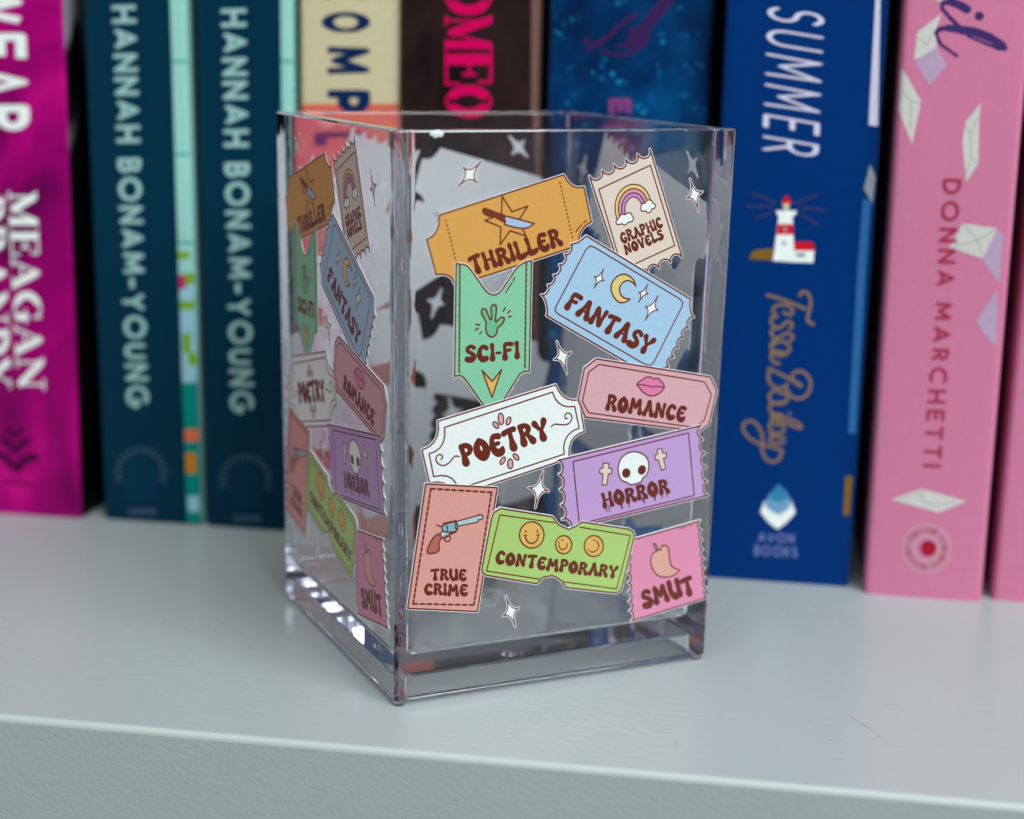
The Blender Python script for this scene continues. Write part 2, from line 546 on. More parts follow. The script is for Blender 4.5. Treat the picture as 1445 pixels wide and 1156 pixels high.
# ------------------------------------------------------------------ measured artwork (mm)
ART = [{'color':'orange','kind':'ticket_decal','label':'orange THRILLER ticket with a knife and star','level':0,'ops':[('l','brown',[(-23.36,85.14),(-23.32,85.0)],0.17,0),('l','brown',[(-23.16,84.46),(-23.12,84.32)],0.17,0),('l','brown',[(-22.97,83.77),(-22.93,83.63)],0.17,0),('l','brown',[(-22.77,83.09),(-22.73,82.95)],0.17,0),('l','brown',[(-22.57,82.4),(-22.53,82.26)],0.17,0),('l','brown',[(-22.37,81.71),(-22.34,81.58)],0.17,0),('l','brown',[(-22.18,81.03),(-22.14,80.89)],0.17,0),('l','brown',[(-21.98,80.34),(-21.94,80.2)],0.17,0),('l','brown',[(-21.78,79.65),(-21.74,79.51)],0.17,0),('l','brown',[(-21.58,78.95),(-21.54,78.82)],0.17,0),('l','brown',[(-21.38,78.26),(-21.34,78.12)],0.17,0),('l','brown',[(-2.46,91.06),(-2.42,90.93)],0.17,0),('l','brown',[(-2.27,90.4),(-2.23,90.27)],0.17,0),('l','brown',[(-2.08,89.74),(-2.04,89.61)],0.17,0),('l','brown',[(-1.89,89.08),(-1.85,88.95)],0.17,0),('l','brown',[(-1.7,88.42),(-1.66,88.29)],0.17,0),('l','brown',[(-1.51,87.76),(-1.47,87.62)],0.17,0),('l','brown',[(-1.32,87.09),(-1.28,86.96)],0.17,0),('l','brown',[(-1.13,86.43),(-1.09,86.3)],0.17,0),('l','brown',[(-0.94,85.76),(-0.9,85.63)],0.17,0),('l','brown',[(-0.75,85.1),(-0.71,84.96)],0.17,0),('l','brown',[(-0.56,84.43),(-0.52,84.3)],0.17,0),('l','brown',[(-0.36,83.76),(-0.32,83.63)],0.17,0),('l','brown',[(-0.17,83.09),(-0.13,82.96)],0.17,0),('l','brown',[(0.02,82.42),(0.06,82.29)],0.17,0),('l','brown',[(0.21,81.75),(0.25,81.62)],0.17,0),('f','orange',[(-13.19,88.94),(-11.33,86.3),(-8.38,87.19),(-10.08,84.79),(-8.57,82.12),(-11.59,83.12),(-13.36,80.78),(-13.31,83.79),(-16.27,84.95),(-13.24,86.01)]),('l','brown',[(-13.19,88.94),(-11.33,86.3),(-8.38,87.19),(-10.08,84.79),(-8.57,82.12),(-11.59,83.12),(-13.36,80.78),(-13.31,83.79),(-16.27,84.95),(-13.24,86.01)],0.17,1),('f','knife_brown',[(-16.61,86.92),(-16.49,86.99),(-16.29,86.98),(-15.99,86.91),(-15.53,86.74),(-14.95,86.5),(-14.37,86.26),(-13.72,86.07),(-13.06,85.88),(-12.61,85.65),(-12.45,85.27),(-12.51,84.84),(-12.76,84.63),(-13.28,84.84),(-13.99,85.26),(-14.6,85.59),(-14.99,85.66),(-15.29,85.64),(-15.59,85.68),(-15.96,85.84),(-16.33,86.05),(-16.59,86.27),(-16.69,86.51),(-16.69,86.75)]),('l','brown',[(-16.61,86.92),(-16.49,86.99),(-16.29,86.98),(-15.99,86.91),(-15.53,86.74),(-14.95,86.5),(-14.37,86.26),(-13.72,86.07),(-13.06,85.88),(-12.61,85.65),(-12.45,85.27),(-12.51,84.84),(-12.76,84.63),(-13.28,84.84),(-13.99,85.26),(-14.6,85.59),(-14.99,85.66),(-15.29,85.64),(-15.59,85.68),(-15.96,85.84),(-16.33,86.05),(-16.59,86.27),(-16.69,86.51),(-16.69,86.75)],0.17,1),('f','blade',[(-12.61,85.65),(-10.09,85.02),(-7.08,84.21),(-8.15,83.55),(-9.28,83.4),(-11.06,83.72),(-12.7,84.22),(-12.46,84.63),(-12.67,85.09)]),('l','brown',[(-12.61,85.65),(-10.09,85.02),(-7.08,84.21),(-8.15,83.55),(-9.28,83.4),(-11.06,83.72),(-12.7,84.22),(-12.46,84.63),(-12.67,85.09)],0.17,1),('l','brown',[(0.89,82.54),(1.39,83.22),(1.97,83.74)],0.15,0),('l','brown',[(2.32,84.1),(2.9,84.46)],0.15,0)],
'outline':[(-24.55,86.06),(-1.76,92.37),(-1.08,91.33),(-0.07,90.47),(0.98,90.11),(2.16,90.25),(3.83,84.2),(2.78,83.64),(2.03,82.85),(1.59,81.93),(1.58,80.77),(1.47,80.19),(-17.34,75.21),(-21.64,74.48),(-22.02,75.4),(-22.89,76.01),(-23.87,76.2),(-24.96,76.16),(-26.73,82.11),(-25.73,82.57),(-25.02,83.4),(-24.56,84.61)],
'text':[('THRILLER',(-18.34,75.76),(-1.47,80.35),(-19.51,78.9),'')]},
 {'color':'cream',
  'kind':'ticket_decal',
  'label':'cream GRAPHIC NOVELS ticket with a rainbow',
  'level':0,
  'ops':[('l','brown',[(5.05,89.78),(15.03,93.76),(20.65,79.57),(10.29,75.64)],0.15,1),('f','yellow',[(8.89,84.3),(8.72,84.85),(8.48,85.64),(8.35,86.42),(8.37,87.14),(8.49,87.86),(8.71,88.51),(9.04,89.06),(9.46,89.54),(9.92,89.93),(10.41,90.21),(10.94,90.41),(11.49,90.51),(12.07,90.51),(12.67,90.43),(13.24,90.24),(13.75,89.95),(14.22,89.56),(14.64,89.09),(15.01,88.48),(15.32,87.8),(15.53,87.31),(14.95,87.09),(14.76,87.5),(14.48,88.07),(14.16,88.59),(13.81,88.97),(13.42,89.29),(13.0,89.53),(12.54,89.69),(12.04,89.76),(11.57,89.76),(11.13,89.68),(10.7,89.51),(10.31,89.27),(9.93,88.95),(9.59,88.56),(9.32,88.1),(9.14,87.58),(9.03,87.0),(9.01,86.41),(9.11,85.75),(9.29,85.08),(9.42,84.61)]),('l','brown',[(8.89,84.3),(8.72,84.85),(8.48,85.64),(8.35,86.42),(8.37,87.14),(8.49,87.86),(8.71,88.51),(9.04,89.06),(9.46,89.54),(9.92,89.93),(10.41,90.21),(10.94,90.41),(11.49,90.51),(12.07,90.51),(12.67,90.43),(13.24,90.24),(13.75,89.95),(14.22,89.56),(14.64,89.09),(15.01,88.48),(15.32,87.8),(15.53,87.31),(14.95,87.09),(14.76,87.5),(14.48,88.07),(14.16,88.59),(13.81,88.97),(13.42,89.29),(13.0,89.53),(12.54,89.69),(12.04,89.76),(11.57,89.76),(11.13,89.68),(10.7,89.51),(10.31,89.27),(9.93,88.95),(9.59,88.56),(9.32,88.1),(9.14,87.58),(9.03,87.0),(9.01,86.41),(9.11,85.75),(9.29,85.08),(9.42,84.61)],0.14,1),('f','pink_band',[(9.42,84.61),(9.29,85.08),(9.11,85.75),(9.01,86.41),(9.03,87.0),(9.14,87.58),(9.32,88.1),(9.59,88.56),(9.93,88.95),(10.31,89.27),(10.7,89.51),(11.13,89.68),(11.57,89.76),(12.04,89.76),(12.54,89.69),(13.0,89.53),(13.42,89.29),(13.81,88.97),(14.16,88.59),(14.48,88.07),(14.76,87.5),(14.95,87.09),(14.38,86.87),(14.21,87.2),(13.97,87.67),(13.69,88.09),(13.41,88.4),(13.1,88.65),(12.77,88.84),(12.4,88.97),(12.01,89.04),(11.65,89.03),(11.31,88.96),(10.99,88.83),(10.69,88.63),(10.4,88.38),(10.13,88.06),(9.92,87.7),(9.77,87.3),(9.68,86.86),(9.65,86.39),(9.71,85.85),(9.84,85.3),(9.94,84.9)]),('l','brown',[(9.42,84.61),(9.29,85.08),(9.11,85.75),(9.01,86.41),(9.03,87.0),(9.14,87.58),(9.32,88.1),(9.59,88.56),(9.93,88.95),(10.31,89.27),(10.7,89.51),(11.13,89.68),(11.57,89.76),(12.04,89.76),(12.54,89.69),(13.0,89.53),(13.42,89.29),(13.81,88.97),(14.16,88.59),(14.48,88.07),(14.76,87.5),(14.95,87.09),(14.38,86.87),(14.21,87.2),(13.97,87.67),(13.69,88.09),(13.41,88.4),(13.1,88.65),(12.77,88.84),(12.4,88.97),(12.01,89.04),(11.65,89.03),(11.31,88.96),(10.99,88.83),(10.69,88.63),(10.4,88.38),(10.13,88.06),(9.92,87.7),(9.77,87.3),(9.68,86.86),(9.65,86.39),(9.71,85.85),(9.84,85.3),(9.94,84.9)],0.14,1),('f','violet_band',[(9.94,84.9),(9.84,85.3),(9.71,85.85),(9.65,86.39),(9.68,86.86),(9.77,87.3),(9.92,87.7),(10.13,88.06),(10.4,88.38),(10.69,88.63),(10.99,88.83),(11.31,88.96),(11.65,89.03),(12.01,89.04),(12.4,88.97),(12.77,88.84),(13.1,88.65),(13.41,88.4),(13.69,88.09),(13.97,87.67),(14.21,87.2),(14.38,86.87),(13.81,86.65),(13.67,86.91),(13.45,87.28),(13.23,87.6),(13.01,87.83),(12.78,88.01),(12.53,88.15),(12.27,88.25),(11.99,88.31),(11.72,88.31),(11.49,88.25),(11.27,88.14),(11.07,87.99),(10.87,87.8),(10.67,87.57),(10.51,87.31),(10.4,87.02),(10.32,86.71),(10.29,86.38),(10.32,85.96),(10.39,85.51),(10.45,85.2)]),
          ('l','brown',[(9.94,84.9),(9.84,85.3),(9.71,85.85),(9.65,86.39),(9.68,86.86),(9.77,87.3),(9.92,87.7),(10.13,88.06),(10.4,88.38),(10.69,88.63),(10.99,88.83),(11.31,88.96),(11.65,89.03),(12.01,89.04),(12.4,88.97),(12.77,88.84),(13.1,88.65),(13.41,88.4),(13.69,88.09),(13.97,87.67),(14.21,87.2),(14.38,86.87),(13.81,86.65),(13.67,86.91),(13.45,87.28),(13.23,87.6),(13.01,87.83),(12.78,88.01),(12.53,88.15),(12.27,88.25),(11.99,88.31),(11.72,88.31),(11.49,88.25),(11.27,88.14),(11.07,87.99),(10.87,87.8),(10.67,87.57),(10.51,87.31),(10.4,87.02),(10.32,86.71),(10.29,86.38),(10.32,85.96),(10.39,85.51),(10.45,85.2)],0.14,1),('f','white',[(13.66,87.05),(13.95,87.16),(14.27,87.22),(14.5,87.49),(14.76,87.73),(15.15,87.76),(15.52,87.67),(15.69,87.45),(15.84,87.19),(16.16,87.0),(16.42,86.8),(16.39,86.5),(16.21,86.24),(15.94,86.2),(15.67,86.16),(15.55,85.88),(15.43,85.6),(15.13,85.5),(14.81,85.52),(14.57,85.69),(14.34,85.86),(14.01,85.81),(13.72,85.78),(13.54,85.96),(13.45,86.26),(13.5,86.67)]),('l','brown',[(13.66,87.05),(13.95,87.16),(14.27,87.22),(14.5,87.49),(14.76,87.73),(15.15,87.76),(15.52,87.67),(15.69,87.45),(15.84,87.19),(16.16,87.0),(16.42,86.8),(16.39,86.5),(16.21,86.24),(15.94,86.2),(15.67,86.16),(15.55,85.88),(15.43,85.6),(15.13,85.5),(14.81,85.52),(14.57,85.69),(14.34,85.86),(14.01,85.81),(13.72,85.78),(13.54,85.96),(13.45,86.26),(13.5,86.67)],0.14,1),('f','white',[(9.22,84.81),(9.46,85.16),(9.72,85.41),(10.06,85.36),(10.39,85.27),(10.65,85.44),(10.91,85.61),(11.28,85.58),(11.61,85.45),(11.73,85.26),(11.79,85.03),(12.01,84.82),(12.16,84.59),(12.04,84.29),(11.79,84.04),(11.47,84.0),(11.12,83.96),(10.8,83.69),(10.47,83.46),(10.14,83.57),(9.8,83.72),(9.4,83.62),(9.03,83.55),(8.75,83.76),(8.64,84.08),(8.87,84.44)]),('l','brown',[(9.22,84.81),(9.46,85.16),(9.72,85.41),(10.06,85.36),(10.39,85.27),(10.65,85.44),(10.91,85.61),(11.28,85.58),(11.61,85.45),(11.73,85.26),(11.79,85.03),(12.01,84.82),(12.16,84.59),(12.04,84.29),(11.79,84.04),(11.47,84.0),(11.12,83.96),(10.8,83.69),(10.47,83.46),(10.14,83.57),(9.8,83.72),(9.4,83.62),(9.03,83.55),(8.75,83.76),(8.64,84.08),(8.87,84.44)],0.14,1)],
  
'outline':[(3.13,92.07),(3.51,91.64),(4.05,91.39),(4.65,91.36),(5.2,91.57),(5.57,91.97),(5.71,92.48),(5.57,93.0),(5.96,92.58),(6.5,92.34),(7.07,92.32),(7.57,92.53),(7.9,92.94),(7.98,93.45),(7.81,93.96),(8.18,93.52),(8.71,93.26),(9.28,93.21),(9.8,93.4),(10.15,93.78),(10.27,94.29),(10.12,94.81),(10.5,94.38),(11.03,94.12),(11.6,94.08),(12.1,94.28),(12.43,94.66),(12.53,95.17),(12.37,95.69),(12.74,95.25),(13.28,94.98),(13.88,94.93),(14.42,95.12),(14.8,95.51),(14.94,96.02),(14.81,96.55),(22.35,77.35),(22.0,77.76),(21.5,78.01),(20.93,78.05),(20.42,77.88),(20.06,77.53),(19.92,77.07),(20.04,76.59),(19.65,76.97),(19.11,77.17),(18.52,77.16),(18.0,76.94),(17.65,76.55),(17.55,76.07),(17.7,75.6),(17.38,76.02),(16.91,76.29),(16.37,76.36),(15.87,76.22),(15.51,75.89),(15.37,75.44),(15.46,74.96),(15.12,75.36),(14.63,75.61),(14.1,75.65),(13.63,75.49),(13.3,75.14),(13.19,74.69),(13.32,74.21),(12.97,74.61),(12.44,74.84),(11.83,74.87),(11.27,74.68),(10.86,74.31),(10.69,73.84),(10.79,73.36)],
  
'text':[('GRAPHIC',(10.09,80.08),(18.17,82.92),(9.2,82.07),''),('NOVELS',(10.9,78.11),(18.5,80.84),(10.09,79.99),'')]},
 {'color':'sky',
  'kind':'ticket_decal',
  'label':'light blue FANTASY ticket with a moon',
  'level':2,
  'ops':[('l','brown',[(4.68,79.73),(22.1,69.98),(22.85,69.26),(22.68,68.49),(17.45,58.78),(16.7,58.14),(15.46,58.5),(-2.01,68.38),(-2.69,68.96),(-2.61,69.62),(2.92,79.44),(3.73,80.06)],0.15,1),('f','yellow',[(13.05,72.63),(12.87,73.16),(12.47,73.87),(11.82,74.4),(11.06,74.78),(10.36,74.87),(9.69,74.74),(9.06,74.39),(8.54,73.88),(8.2,73.25),(8.08,72.54),(8.27,71.75),(8.66,70.99),(9.24,70.33),(9.91,69.87),(10.53,69.79),(11.11,69.9),(11.7,70.13),(12.01,70.38),(11.57,70.46),(10.9,70.58),(10.4,70.92),(10.01,71.39),(9.83,71.99),(9.85,72.61),(10.15,73.12),(10.6,73.49),(11.09,73.68),(11.62,73.69),(12.19,73.44),(12.68,73.1),(12.97,72.75)]),('l','brown',[(13.05,72.63),(12.87,73.16),(12.47,73.87),(11.82,74.4),(11.06,74.78),(10.36,74.87),(9.69,74.74),(9.06,74.39),(8.54,73.88),(8.2,73.25),(8.08,72.54),(8.27,71.75),(8.66,70.99),(9.24,70.33),(9.91,69.87),(10.53,69.79),(11.11,69.9),(11.7,70.13),(12.01,70.38),(11.57,70.46),(10.9,70.58),(10.4,70.92),(10.01,71.39),(9.83,71.99),(9.85,72.61),(10.15,73.12),(10.6,73.49),(11.09,73.68),(11.62,73.69),(12.19,73.44),(12.68,73.1),(12.97,72.75)],0.17,1),('f','white',[(6.52,75.92),(6.28,75.34),(6.18,74.84),(6.21,74.44),(6.37,74.12),(6.67,73.9),(6.28,73.94),(5.89,73.84),(5.52,73.6),(5.15,73.21),(4.79,72.68),(5.04,73.25),(5.16,73.73),(5.14,74.13),(4.99,74.43),(4.71,74.64),(5.09,74.61),(5.46,74.72),(5.82,74.98),(6.17,75.38)]),('l','brown',[(6.52,75.92),(6.28,75.34),(6.18,74.84),(6.21,74.44),(6.37,74.12),(6.67,73.9),(6.28,73.94),(5.89,73.84),(5.52,73.6),(5.15,73.21),(4.79,72.68),(5.04,73.25),(5.16,73.73),(5.14,74.13),(4.99,74.43),(4.71,74.64),(5.09,74.61),(5.46,74.72),(5.82,74.98),(6.17,75.38)],0.13,1),('f','white',[(15.46,72.92),(15.24,72.36),(15.14,71.9),(15.18,71.54),(15.35,71.29),(15.65,71.14),(15.26,71.11),(14.87,70.96),(14.5,70.68),(14.13,70.28),(13.77,69.75),(14.02,70.3),(14.14,70.74),(14.13,71.09),(13.99,71.33),(13.72,71.47),(14.09,71.51),(14.44,71.67),(14.79,71.96),(15.13,72.38)]),('l','brown',[(15.46,72.92),(15.24,72.36),(15.14,71.9),(15.18,71.54),(15.35,71.29),(15.65,71.14),(15.26,71.11),(14.87,70.96),(14.5,70.68),(14.13,70.28),(13.77,69.75),(14.02,70.3),(14.14,70.74),(14.13,71.09),(13.99,71.33),(13.72,71.47),(14.09,71.51),(14.44,71.67),(14.79,71.96),(15.13,72.38)],0.13,1),('f','white',[(17.66,70.74),(17.32,69.95),(17.16,69.3),(17.19,68.77),(17.4,68.37),(17.79,68.11),(17.26,68.13),(16.75,67.97),(16.24,67.62),(15.74,67.09),(15.25,66.38),(15.59,67.13),(15.75,67.76),(15.73,68.25),(15.52,68.62),(15.13,68.85),(15.66,68.86),(16.17,69.06),(16.67,69.43),(17.17,69.99)]),('l','brown',[(17.66,70.74),(17.32,69.95),(17.16,69.3),(17.19,68.77),(17.4,68.37),(17.79,68.11),(17.26,68.13),(16.75,67.97),(16.24,67.62),(15.74,67.09),(15.25,66.38),(15.59,67.13),(15.75,67.76),(15.73,68.25),(15.52,68.62),(15.13,68.85),(15.66,68.86),(16.17,69.06),(16.67,69.43),(17.17,69.99)],0.13,1)],
  
'outline':[(2.93,81.81),(24.54,69.74),(24.36,69.56),(24.3,69.09),(24.36,68.43),(24.54,67.71),(24.79,67.07),(25.07,66.63),(25.33,66.49),(24.93,66.56),(24.51,66.43),(24.15,66.12),(23.91,65.69),(23.84,65.23),(23.97,64.83),(24.25,64.57),(23.86,64.65),(23.46,64.54),(23.12,64.27),(22.91,63.88),(22.87,63.46),(23.02,63.08),(23.31,62.83),(22.92,62.91),(22.52,62.8),(22.19,62.52),(21.99,62.14),(21.96,61.71),(22.11,61.34),(22.4,61.09),(22.02,61.18),(21.62,61.08),(21.28,60.81),(21.07,60.43),(21.03,60.01),(21.17,59.64),(21.46,59.38),(21.07,59.47),(20.67,59.37),(20.32,59.1),(20.11,58.71),(20.06,58.29),(20.19,57.91),(20.48,57.65),(18.33,57.31),(17.16,55.97),(-4.32,68.29),(-4.15,68.51),(-4.13,69.05),(-4.25,69.8),(-4.5,70.61),(-4.82,71.32),(-5.14,71.79),(-5.42,71.93),(-5.09,71.84),(-4.71,71.93),(-4.36,72.19),(-4.09,72.55),(-3.97,72.96),(-4.02,73.32),(-4.22,73.57),(-3.9,73.5),(-3.53,73.61),(-3.19,73.88),(-2.95,74.25),(-2.86,74.66),(-2.94,75.02),(-3.16,75.25),(-2.83,75.19),(-2.46,75.32),(-2.13,75.6),(-1.9,75.99),(-1.82,76.4),(-1.9,76.76),(-2.13,77.0),(-1.8,76.94),(-1.44,77.07),(-1.11,77.35),(-0.89,77.74),(-0.82,78.15),(-0.91,78.51),(-1.14,78.74),(-0.81,78.68),(-0.44,78.79),(-0.11,79.06),(0.12,79.44),(0.2,79.84),(0.12,80.19),(-0.11,80.43),(1.37,80.73)],
  
'text':[('FANTASY',(-1.21,69.31),(15.85,59.79),(0.61,72.41),'')]},
 {'color':'mint',
  'kind':'ticket_decal',
  'label':'mint green SCI-FI ticket with an alien hand',
  'level':1,
  'ops':[('l','brown',[(-20.71,77.61),(-20.71,76.99)],0.2,0),('l','brown',[(-20.7,76.69),(-20.69,76.07)],0.2,0),('l','brown',[(-20.69,75.77),(-20.68,75.15)],0.2,0),('l','brown',[(-20.68,74.85),(-20.67,74.23)],0.2,0),('l','brown',[(-20.67,73.93),(-20.66,73.3)],0.2,0),('l','brown',[(-20.66,73.0),(-20.65,72.38)],0.2,0),('l','brown',[(-20.65,72.08),(-20.64,71.45)],0.2,0),('l','brown',[(-20.64,71.15),(-20.63,70.53)],0.2,0),('l','brown',[(-20.62,70.22),(-20.62,69.6)],0.2,0),('l','brown',[(-20.61,69.3),(-20.61,68.67)],0.2,0),('l','brown',[(-20.6,68.36),(-20.59,67.74)],0.2,0),('l','brown',[(-20.59,67.43),(-20.58,66.8)],0.2,0),('l','brown',[(-20.58,66.5),(-20.57,65.87)],0.2,0),('l','brown',[(-20.57,65.56),(-20.56,64.93)],0.2,0),('l','brown',[(-20.56,64.63),(-20.55,64.0)],0.2,0),('l','brown',[(-20.55,63.69),(-20.54,63.06)],0.2,0),('l','brown',[(-20.53,62.75),(-20.53,62.12)],0.2,0),('l','brown',[(-20.52,61.81),(-20.52,61.18)],0.2,0),('l','brown',[(-20.51,60.87),(-20.5,60.23)],0.2,0),('l','brown',[(-20.5,59.93),(-20.49,59.29)],0.2,0),('l','brown',[(-8.41,77.61),(-8.4,76.99)],0.2,0),('l','brown',[(-8.39,76.69),(-8.39,76.07)],0.2,0),('l','brown',[(-8.38,75.77),(-8.37,75.15)],0.2,0),('l','brown',[(-8.37,74.85),(-8.36,74.23)],0.2,0),('l','brown',[(-8.36,73.93),(-8.35,73.31)],0.2,0),('l','brown',[(-8.35,73.01),(-8.34,72.39)],0.2,0),('l','brown',[(-8.33,72.09),(-8.32,71.46)],0.2,0),('l','brown',[(-8.32,71.16),(-8.31,70.54)],0.2,0),('l','brown',[(-8.31,70.23),(-8.3,69.61)],0.2,0),('l','brown',[(-8.3,69.31),(-8.29,68.68)],0.2,0),('l','brown',[(-8.28,68.38),(-8.27,67.75)],0.2,0),('l','brown',[(-8.27,67.45),(-8.26,66.82)],0.2,0),('l','brown',[(-8.26,66.51),(-8.25,65.88)],0.2,0),('l','brown',[(-8.24,65.58),(-8.24,64.95)],0.2,0),('l','brown',[(-8.23,64.65),(-8.22,64.01)],0.2,0),('l','brown',[(-8.22,63.71),(-8.21,63.08)],0.2,0),('l','brown',[(-8.21,62.77),(-8.2,62.14)],0.2,0),('l','brown',[(-8.19,61.83),(-8.19,61.2)],0.2,0),('l','brown',[(-8.18,60.89),(-8.17,60.26)],0.2,0),('l','brown',[(-8.17,59.95),(-8.16,59.32)],0.2,0),('l','brown',[(-10.52,75.2),(-10.76,74.58)],0.15,0),('l','brown',[(-11.0,74.29),(-11.59,73.46),(-12.14,72.56)],0.15,0),('f','mint_dark',[(-15.5,65.75),(-15.65,66.2),(-15.73,66.7),(-15.68,67.16),(-15.67,67.62),(-15.9,68.11),(-16.19,68.58),(-16.43,69.02),(-16.59,69.41),(-16.58,69.71),(-16.47,69.91),(-16.27,70.02),(-16.03,70.01),(-15.81,69.88),(-15.59,69.59),(-15.32,68.95),(-15.06,68.34),(-14.88,68.11),(-14.75,68.09),(-14.66,68.12),(-14.63,68.38),(-14.74,69.13),(-14.85,69.9),(-14.81,70.27),(-14.68,70.47),(-14.47,70.6),(-14.24,70.61),(-14.02,70.53),(-13.85,70.32),(-13.81,69.94),(-13.83,69.39),(-13.92,68.52),(-13.97,67.77),(-13.83,67.65),(-13.61,67.8),(-13.34,68.05),(-13.05,68.3),(-12.73,68.38),(-12.47,68.34),(-12.3,68.18),(-12.28,67.91),(-12.46,67.53),(-12.76,67.12),(-13.16,66.86),(-13.51,66.58),(-13.6,66.12),(-13.66,65.65),(-13.91,65.31),(-14.23,65.1),(-14.61,65.07),(-14.99,65.19),(-15.28,65.42)]),
          ('l','brown',[(-15.5,65.75),(-15.65,66.2),(-15.73,66.7),(-15.68,67.16),(-15.67,67.62),(-15.9,68.11),(-16.19,68.58),(-16.43,69.02),(-16.59,69.41),(-16.58,69.71),(-16.47,69.91),(-16.27,70.02),(-16.03,70.01),(-15.81,69.88),(-15.59,69.59),(-15.32,68.95),(-15.06,68.34),(-14.88,68.11),(-14.75,68.09),(-14.66,68.12),(-14.63,68.38),(-14.74,69.13),(-14.85,69.9),(-14.81,70.27),(-14.68,70.47),(-14.47,70.6),(-14.24,70.61),(-14.02,70.53),(-13.85,70.32),(-13.81,69.94),(-13.83,69.39),(-13.92,68.52),(-13.97,67.77),(-13.83,67.65),(-13.61,67.8),(-13.34,68.05),(-13.05,68.3),(-12.73,68.38),(-12.47,68.34),(-12.3,68.18),(-12.28,67.91),(-12.46,67.53),(-12.76,67.12),(-13.16,66.86),(-13.51,66.58),(-13.6,66.12),(-13.66,65.65),(-13.91,65.31),(-14.23,65.1),(-14.61,65.07),(-14.99,65.19),(-15.28,65.42)],0.19,1),('l','brown',[(-12.15,70.0),(-12.52,69.44)],0.19,0),('l','brown',[(-11.23,69.45),(-11.67,69.1)],0.19,0),('l','brown',[(-11.02,68.43),(-11.48,68.43)],0.19,0),('l','brown',[(-17.54,67.44),(-16.86,67.22)],0.19,0),('l','brown',[(-17.65,66.45),(-17.15,66.7)],0.19,0),('l','brown',[(-16.83,65.76),(-16.51,66.04)],0.19,0),('f','arrow_yellow',[(-16.24,59.36),(-14.3,57.35),(-12.57,59.29),(-14.28,54.5)]),('l','brown',[(-16.24,59.36),(-14.3,57.35),(-12.57,59.29),(-14.28,54.5)],0.17,1)],
  
'outline':[(-21.38,77.93),(-20.57,77.81),(-19.61,77.57),(-19.02,77.13),(-18.48,76.5),(-17.79,75.59),(-17.07,74.61),(-16.43,73.73),(-15.79,72.99),(-15.15,72.54),(-14.53,72.32),(-13.97,72.32),(-13.4,72.61),(-12.76,73.27),(-12.06,74.17),(-11.28,75.32),(-10.48,76.42),(-9.73,77.11),(-8.99,77.56),(-8.11,77.81),(-7.42,77.92),(-7.29,58.66),(-8.32,58.68),(-9.08,58.3),(-9.7,57.39),(-13.9,51.14),(-15.72,53.06),(-19.09,57.67),(-19.86,58.54),(-20.48,58.77),(-21.35,58.64)],
  
'text':[('SCI-FI',(-19.48,60.93),(-9.21,60.85),(-19.69,64.08),'')]},
 {'color':'white',
  'kind':'ticket_decal',
  'label':'white POETRY ticket with curled ornaments',
  'level':2,
